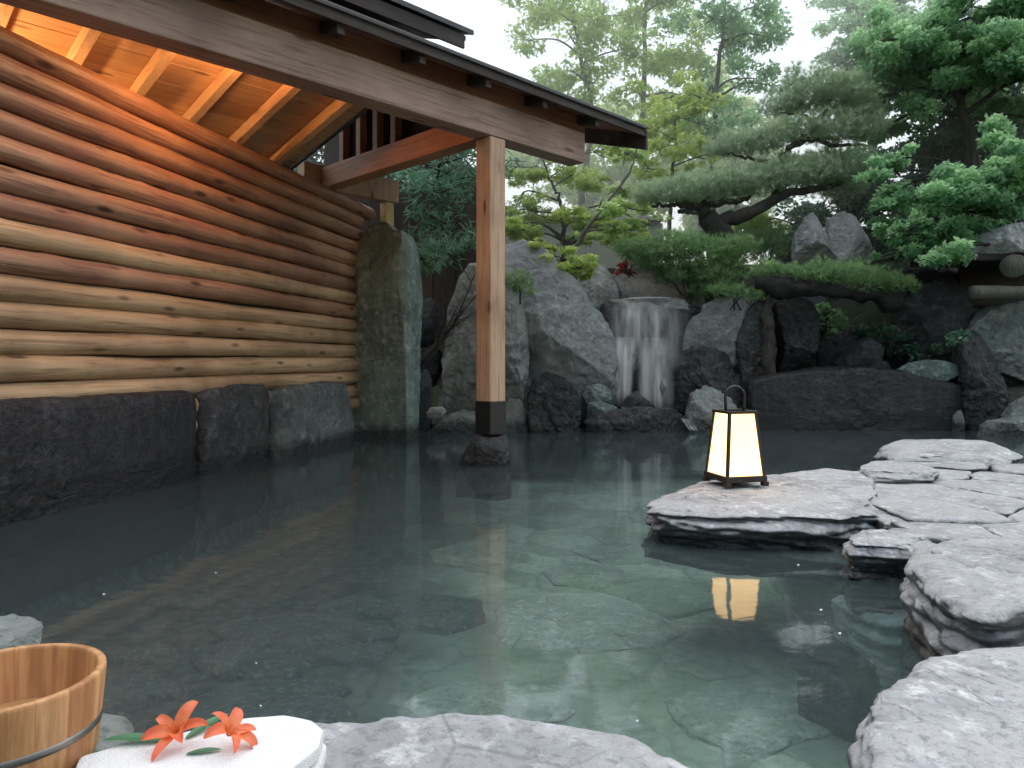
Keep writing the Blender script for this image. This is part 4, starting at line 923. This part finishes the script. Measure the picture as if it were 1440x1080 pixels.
# bare twigs in front of the mossy boulder
BT = thing('bare_shrub', P(600, 580, 9.2), 'leafless dark twigs rising in front of the mossy boulder', 'shrub'); tb = np.array(BT.location)
mb = MB(); tr_ = np.random.RandomState(5)
for ex, ey in [(668, 385), (672, 412), (640, 440), (630, 400), (655, 430), (615, 470)]:
    q = spline([P(598+tr_.uniform(-4, 8), 505, 9.2), P((600+ex)/2+tr_.uniform(-8, 8), (500+ey)/2+8, 9.2), P(ex, ey, 9.2+tr_.uniform(-.3, .2))], 12)
    mb.add(*tube(q, np.linspace(.018, .005, 12), 6, 1, .1, False))
    for _ in range(5):
        s = q[tr_.randint(4, 11)]; e_ = s+np.array([tr_.uniform(-.15, .25), tr_.uniform(-.1, .1), tr_.uniform(.05, .28)]); mb.add(*tube(spline([s, (s+e_)/2+tr_.normal(0, .02, 3), e_], 6), np.linspace(.007, .003, 6), 4, 1, 0, False))
mk('twig', mb.V()-tb, mb.f, M['bark'], BT)

# ------------------------------------------------------------------ lantern
LY = 4.22; lc = P(1040, 683, LY); LZ = .178
m = NT('lit_paper'); z = m.sep(m.tc.outputs['Object'])[2]
n = m.noise(m.tc.outputs['Object'], 30, 4, .6)
em = m.n('ShaderNodeEmission'); m.set(em.inputs[0], m.mix(m.map(n, .3, .7), (1, .58, .225), (1, .62, .265)))
m.set(em.inputs[1], m.map(z, 0.02, .42, 4.3, 3.4)); M['paper'] = m.done(em.outputs[0])
M['lanternwood'] = wood_mat('lantern_wood', (.012, .008, .006), (.03, .021, .016), (.05, .036, .028), 'Z', 2, 0, .5, .2)
LT = thing('paper_lantern', (lc[0], LY+.09, LZ), 'lit tapered paper lantern with a dark frame and arched handle', 'lantern', rz=math.radians(14))
LT.scale = (.93, .93, .93)
HB, HT_, ZB, ZT = .125, .090, .062, .445
def lerp(z): return HB+(HT_-HB)*(z-ZB)/(ZT-ZB)
for sx in (-1, 1):
    for sy in (-1, 1):
        b = MB(); q0 = np.array([sx*HB, sy*HB, ZB]); q1 = np.array([sx*HT_, sy*HT_, ZT]); w_ = .0095
        vs = [q0+np.array([i*w_, j*w_, 0]) for i, j in ((-1, -1), (1, -1), (1, 1), (-1, 1))]+[q1+np.array([i*w_, j*w_, 0]) for i, j in ((-1, -1), (1, -1), (1, 1), (-1, 1))]
        b.add(vs, [(3, 2, 1, 0), (4, 5, 6, 7), (0, 1, 5, 4), (1, 2, 6, 5), (2, 3, 7, 6), (3, 0, 4, 7)]); bev(mk('corner_post', b.V(), b.f, M['lanternwood'], LT, False), .002)
        b = MB(); cx, cy = sx*(HB+.004), sy*(HB+.004)
        b.box((cx-.02, cy-.02, 0), (.04, 0, 0), (0, .04, 0), (0, 0, .028)); bev(mk('foot', b.V(), b.f, M['lanternwood'], LT, False), .005)
b = MB(); h = HB+.016; b.box((-h, -h, .026), (2*h, 0, 0), (0, 2*h, 0), (0, 0, .038)); bev(mk('base_tray', b.V(), b.f, M['lanternwood'], LT, False), .004)
b = MB(); h = HT_+.014
for s in (-1, 1):
    b.box((-h, s*HT_-.012, ZT), (2*h, 0, 0), (0, .024, 0), (0, 0, .018)); b.box((s*HT_-.012, -HT_+.013, ZT), (.024, 0, 0), (0, 2*HT_-.026, 0), (0, 0, .0178))
b.box((-HT_+.01, -HT_+.01, ZT-.003), (2*HT_-.02, 0, 0), (0, 2*HT_-.02, 0), (0, 0, .010))
bev(mk('top_rail', b.V(), b.f, M['lanternwood'], LT, False), .002)
for k in range(4):
    a = k*math.pi/2; ca, sa = math.cos(a), math.sin(a)
    def rt(x, y, z): return (x*ca-y*sa, x*sa+y*ca, z)
    vs = [rt(-HB+.008, -HB, ZB+.002), rt(HB-.008, -HB, ZB+.002), rt(HT_-.008, -HT_, ZT-.001), rt(-HT_+.008, -HT_, ZT-.001)]
    mk('paper_panel', vs, [(0, 1, 2, 3)], M['paper'], LT, False)
q = [(-.062, 0, ZT+.01), (-.066, 0, ZT+.08)]+[(-.066*math.cos(t), 0, ZT+.105+.062*math.sin(t)) for t in np.linspace(.1, math.pi-.1, 11)]+[(.066, 0, ZT+.08), (.062, 0, ZT+.01)]
V, Fs = tube(spline(q, 40), [.0095]*40, 10); mk('handle', V, Fs, M['iron'], LT)
pl = bpy.data.lights.new('lantern_bulb', 'POINT'); pl.energy = 1.2; pl.color = (1, .62, .3); pl.shadow_soft_size = .03
po = bpy.data.objects.new('lantern_bulb', pl); C.objects.link(po); po.parent = LT; po.location = (0, 0, .2)

# ------------------------------------------------------------------ bucket, towel, lilies
m = NT('bucket_staves'); at = m.n('ShaderNodeAttribute', attribute_name='stave').outputs['Fac']; ob = m.tc.outputs['Object']
cb = m.n('ShaderNodeCombineXYZ'); m.l(m.math('MULTIPLY', at, 43.7), cb.inputs[0]); m.l(m.math('MULTIPLY', at, 91.3), cb.inputs[1])
ad = m.n('ShaderNodeVectorMath', operation='ADD'); m.l(m.scale(ob, (70, 70, 2.5)), ad.inputs[0]); m.l(cb.outputs[0], ad.inputs[1])
g1 = m.noise(ad.outputs[0], 1.3, 5, .6, .3)
wn_ = m.n('ShaderNodeTexWhiteNoise', noise_dimensions='1D'); m.l(at, wn_.inputs['W'])
c = m.mix(wn_.outputs[0], (.36, .15, .055), (.62, .33, .14)); c = m.mix(m.map(g1, .4, .65, 0, .6), c, (.25, .095, .035))
M['bucket'] = m.done(m.bsdf(c, .5, m.bump(g1, .2, .003)))
bc = P(9, 951, 1.03)
BK = thing('wooden_bucket', (bc[0], bc[1], bc[2]-.118), 'round cedar wash bucket with a metal hoop beside the towel', 'bucket')
ns = 18; per = 16; prof = [(.106, .004), (.1065, .0), (.112, .0), (.1135, .004), (.119, .06), (.1235, .112), (.123, .1165), (.1215, .118), (.114, .118), (.1125, .1165), (.112, .112), (.106, .022), (.104, .02)]
n = ns*per; V = []; S = []
for i in range(n):
    a = 2*math.pi*i/n; u = (i % per)/per; fl = 1-.009*(abs(u) < 1e-6)
    for r, z in prof: V.append((r*fl*math.cos(a), r*fl*math.sin(a), z)); S.append(float(i//per)+.5)
k = len(prof); Fs = [(i*k+j, ((i+1) % n)*k+j, ((i+1) % n)*k+j+1, i*k+j+1) for i in range(n) for j in range(k-1)]
mk('staves', V, Fs, M['bucket'], BK, True, {'stave': S})
V = [(.1065*math.cos(a), .1065*math.sin(a), z) for z in (.036, .040) for a in np.linspace(0, 2*math.pi, 48, endpoint=False)]
mk('bottom_board', V, [tuple(range(48, 96))]+[(i, (i+1) % 48, 48+(i+1) % 48, 48+i) for i in range(48)], wood_mat('bucket_bottom', (.42, .23, .09), (.62, .38, .17), (.72, .48, .24), 'X', 4, 0, .5, .1), BK, False)
def ring(z, h, r, th):
    V = []; n = 72
    for i in range(n):
        a = 2*math.pi*i/n
        for rr, zz in ((r, z), (r+th, z+.001), (r+th+.0006, z+h*.5), (r+th, z+h-.001), (r, z+h)): V.append((rr*math.cos(a), rr*math.sin(a), zz))
    return V, [(i*5+j, ((i+1) % n)*5+j, ((i+1) % n)*5+j+1, i*5+j+1) for i in range(n) for j in range(4)]
V, Fs = ring(.040, .012, .1165, .0022); mk('hoop', V, Fs, plain('hoop_metal', (.22, .21, .20), .4, Metallic=.8), BK)

m = NT('towel_terry'); n = m.noise(m.geo.outputs['Position'], 420, 2, .6); n2 = m.noise(m.geo.outputs['Position'], 30, 4, .6)
M['towel'] = m.done(m.bsdf(m.mix(n2, (.82, .82, .82), (.90, .90, .89)), .95, m.bump(m.math('ADD', n, m.math('MULTIPLY', n2, .6)), 0.8, .005), Sheen_Weight=.3))
tw = [G(x, y, .352)[:2] for x, y in [(112, 1062), (180, 1040), (250, 1030), (330, 1006), (400, 1003), (440, 1010), (455, 1022), (448, 1045), (400, 1085), (330, 1150), (110, 1180), (95, 1100)]]
p, f, c = solid(tw, .012, 401, 7, e=.13, eW=.2, facets=0, amp=0.0)
p[:, 2] += .004*fbm(np.stack([p[:, 0]*9, p[:, 1]*9, 0*p[:, 0]], 1), 3, 2)
TWP, TWC = p.copy(), c.copy()
TWL = thing('folded_towel', (c[0], c[1], .305), 'thick white folded towel on the near edge slab', 'towel')
mk('towel_fold', p+np.array([0, 0, .034]), f, M['towel'], TWL)
p2 = p*np.array([1.012, 1.012, 1]); o = mk('towel_fold', p2+np.array([.002, .003, .009]), f, M['towel'], TWL)

m = NT('lily_petal'); at = m.n('ShaderNodeAttribute', attribute_name='along').outputs['Fac']
n = m.noise(m.tc.outputs['Object'], 60, 3, .6)
c = m.mix(m.map(at, 0, .7), (.84, .30, .09), (.80, .14, .06)); c = m.mix(m.map(n, .35, .7, 0, .4), c, (.88, .36, .20))
d = m.bsdf(c, .45); t = m.n('ShaderNodeBsdfTranslucent'); m.set(t.inputs[0], c); x = m.n('ShaderNodeMixShader'); x.inputs[0].default_value = .3; m.l(d, x.inputs[1]); m.l(t.outputs[0], x.inputs[2])
M['petal'] = m.done(x.outputs[0])
M['leafgreen'] = leaf_mat('lily_leaf', (.03, .12, .05), (.05, .18, .075), (.12, .3, .15), .2, .35)
def blade(L, W, curl, arch, nseg=14, nw=6, cup=.25):
    V = []; at = []
    ang = arch; x = z = 0; st = L/nseg; sp = []
    for i in range(nseg+1):
        u = i/nseg; sp.append((x, z, ang)); x += st*math.cos(ang); z += st*math.sin(ang); ang -= curl*st/L*(.4+1.4*u)
    for i, (x, z, ang) in enumerate(sp):
        u = i/nseg; w = W*max(.06, (math.sin(math.pi*min(1, u*.93+.06))**.75))*(1 if u < .97 else .4)
        for j in range(nw+1):
            s = j/nw*2-1; h = cup*w*(s*s)
            V.append((x-h*math.sin(ang), s*w*.5, z+h*math.cos(ang))); at.append(u)
    Fs = [(i*(nw+1)+j, (i+1)*(nw+1)+j, (i+1)*(nw+1)+j+1, i*(nw+1)+j+1) for i in range(nseg) for j in range(nw)]
    return np.array(V), Fs, at
def lily(label, loc, tilt, rz, seed, size=.036):
    rg = np.random.RandomState(seed)
    L = thing('lily_flower', loc, label, 'flower', 'lilies on the towel')
    L.rotation_euler = (tilt[0], tilt[1], rz)
    for k in range(6):
        V, Fs, at = blade(size*rg.uniform(.85, 1.15), size*(.37 if k % 2 else .28), rg.uniform(.8, 2.3), rg.uniform(.65, 1.1), cup=rg.uniform(.1, .45))
        o = mk('petal', V, Fs, M['petal'], L, True, {'along': at}); o.rotation_euler = (0, 0, k*math.pi/3+rg.uniform(-.25, .25)); o.location = (0, 0, .004)
    for k in range(5):
        a = k*1.26; q = spline([(0, 0, .004), (.005*math.cos(a), .005*math.sin(a), .013), (.009*math.cos(a), .009*math.sin(a), .02)], 6)
        V, Fs = tube(q, [.0006]*5+[.0012], 5); mk('stamen', V, Fs, M['petal'], L)
    return L
def top(x, y):
    q = TWP[TWP[:, 2] > 0]; d = np.hypot(q[:, 0]+TWC[0]-x, q[:, 1]+TWC[1]-y); j = np.argsort(d)[:4]
    return .305+.034+q[j, 2].max()
def onto(px, py):
    z = .36
    for _ in range(6): g0 = G(px, py, z); z = top(g0[0], g0[1])
    return G(px, py, z)
l1 = onto(250, 1046); l2 = onto(318, 1049)
lily('orange lily on the towel nearer the bucket beside the long green leaf', (l1[0], l1[1], l1[2]+.012), (.62, -.15, 0), .3, 5, .054)
lily('orange red lily on the towel farther from the bucket', (l2[0], l2[1], l2[2]+.012), (.6, .25, 0), .9, 9, .052)
def lleaf(label, px0, py0, px1, py1, W, lift=.0015):
    a = onto(px0, py0)+np.array([0, 0, lift]); b_ = onto(px1, py1)+np.array([0, 0, lift]); L = np.linalg.norm(b_-a)
    V, Fs, at = blade(L, W, .22, .10, cup=.12); o = mk('lily_leaf', V, Fs, M['leafgreen'], None, True, {'tint': [.4+.3*x for x in at]})
    o.location = a; o.rotation_euler = (0, 0, math.atan2(b_[1]-a[1], b_[0]-a[0])); tag(o, label, 'leaf', 'leaves on the towel')
lleaf('long green leaf pointing from the lily toward the bucket', 238, 1042, 143, 1050, .022)
lleaf('green leaf lying behind the two lilies', 262, 1040, 322, 1012, .018)
lleaf('short green leaf tucked between the two lilies', 262, 1062, 312, 1056, .012)

# petals drifting on the pool
pr = np.random.RandomState(3)
for px, py in [(1138, 769), (1122, 794), (1180, 890), (1154, 857), (1256, 808), (929, 740), (367, 992), (147, 835), (304, 805), (361, 932), (896, 1013)]:
    g0 = G(px, py, .004); n = 8; s = .006 if py < 900 else .0032
    V = [(s*math.cos(a)*pr.uniform(.7, 1.2), s*1.2*math.sin(a)*pr.uniform(.7, 1.2), .002*math.cos(2*a)) for a in np.linspace(0, 6.28, n, endpoint=False)]+[(0, 0, -.001)]
    o = mk('floating_petal', V, [(i, (i+1) % n, n) for i in range(n)], plain('petal_white', (.85, .83, .84), .6) if 'petal_white' not in bpy.data.materials else bpy.data.materials['petal_white'])
    o.location = g0; tag(o, 'tiny white petal floating on the pool', 'petal', 'petals floating on the pool')

def mist(name, y0, y1, h, dens):
    m = NT('garden_mist'); v_ = m.n('ShaderNodeVolumeScatter'); v_.inputs['Density'].default_value = dens; v_.inputs['Anisotropy'].default_value = .5
    v_.inputs[0].default_value = (1, 1, .94, 1); m.l(v_.outputs[0], m.out.inputs['Volume'])
    b = MB(); b.box((-40, y0, .02), (80, 0, 0), (0, y1-y0, 0), (0, 0, h)); return tag(mk(name, b.V(), b.f, m.m, None, False), kind='stuff')
mist('mist', 10.45, 16, 9, .045)
mist('far_mist', 16.02, 75, 22, .022)

# ------------------------------------------------------------------ light and camera
sc = bpy.context.scene
EL, AZ = 52, 10
W = bpy.data.worlds.new('World'); sc.world = W; W.use_nodes = True; nt = W.node_tree
bg = nt.nodes['Background']; sky = nt.nodes.new('ShaderNodeTexSky'); sky.sky_type = 'NISHITA'; sky.sun_disc = False
sky.sun_elevation = math.radians(EL); sky.sun_rotation = math.radians(AZ); sky.dust_density = .9; sky.air_density = 1.9; sky.ozone_density = 1.5
nt.links.new(sky.outputs[0], bg.inputs[0]); bg.inputs[1].default_value = .15
sl = bpy.data.lights.new('sun', 'SUN'); sl.energy = 5.0; sl.angle = math.radians(150); sl.color = (1, .96, .9)
so = bpy.data.objects.new('sun', sl); C.objects.link(so)
dirv = Vector((math.sin(math.radians(AZ))*math.cos(math.radians(EL)), math.cos(math.radians(AZ))*math.cos(math.radians(EL)), math.sin(math.radians(EL))))
so.rotation_euler = dirv.to_track_quat('Z', 'Y').to_euler()
cam = bpy.data.cameras.new('camera'); co = bpy.data.objects.new('camera', cam); C.objects.link(co)
co.location = (0, 0, CH); co.rotation_euler = (math.pi/2, 0, 0); cam.sensor_width = 36; cam.lens = 36*F/1440; cam.shift_y = -(540-HY)/1440
cam.clip_start = .05; cam.clip_end = 1000
sc.camera = co
sc.view_settings.view_transform = 'Standard'; sc.view_settings.look = 'None'; sc.view_settings.exposure = 0
sc.cycles.use_denoising = True
sc.cycles.max_bounces = 10; sc.cycles.volume_bounces = 1; sc.cycles.diffuse_bounces = 7; sc.cycles.transmission_bounces = 8; sc.cycles.glossy_bounces = 3; sc.cycles.transparent_max_bounces = 10; sc.cycles.use_adaptive_sampling = True; sc.cycles.adaptive_threshold = .03; sc.cycles.caustics_reflective = False; sc.cycles.caustics_refractive = False
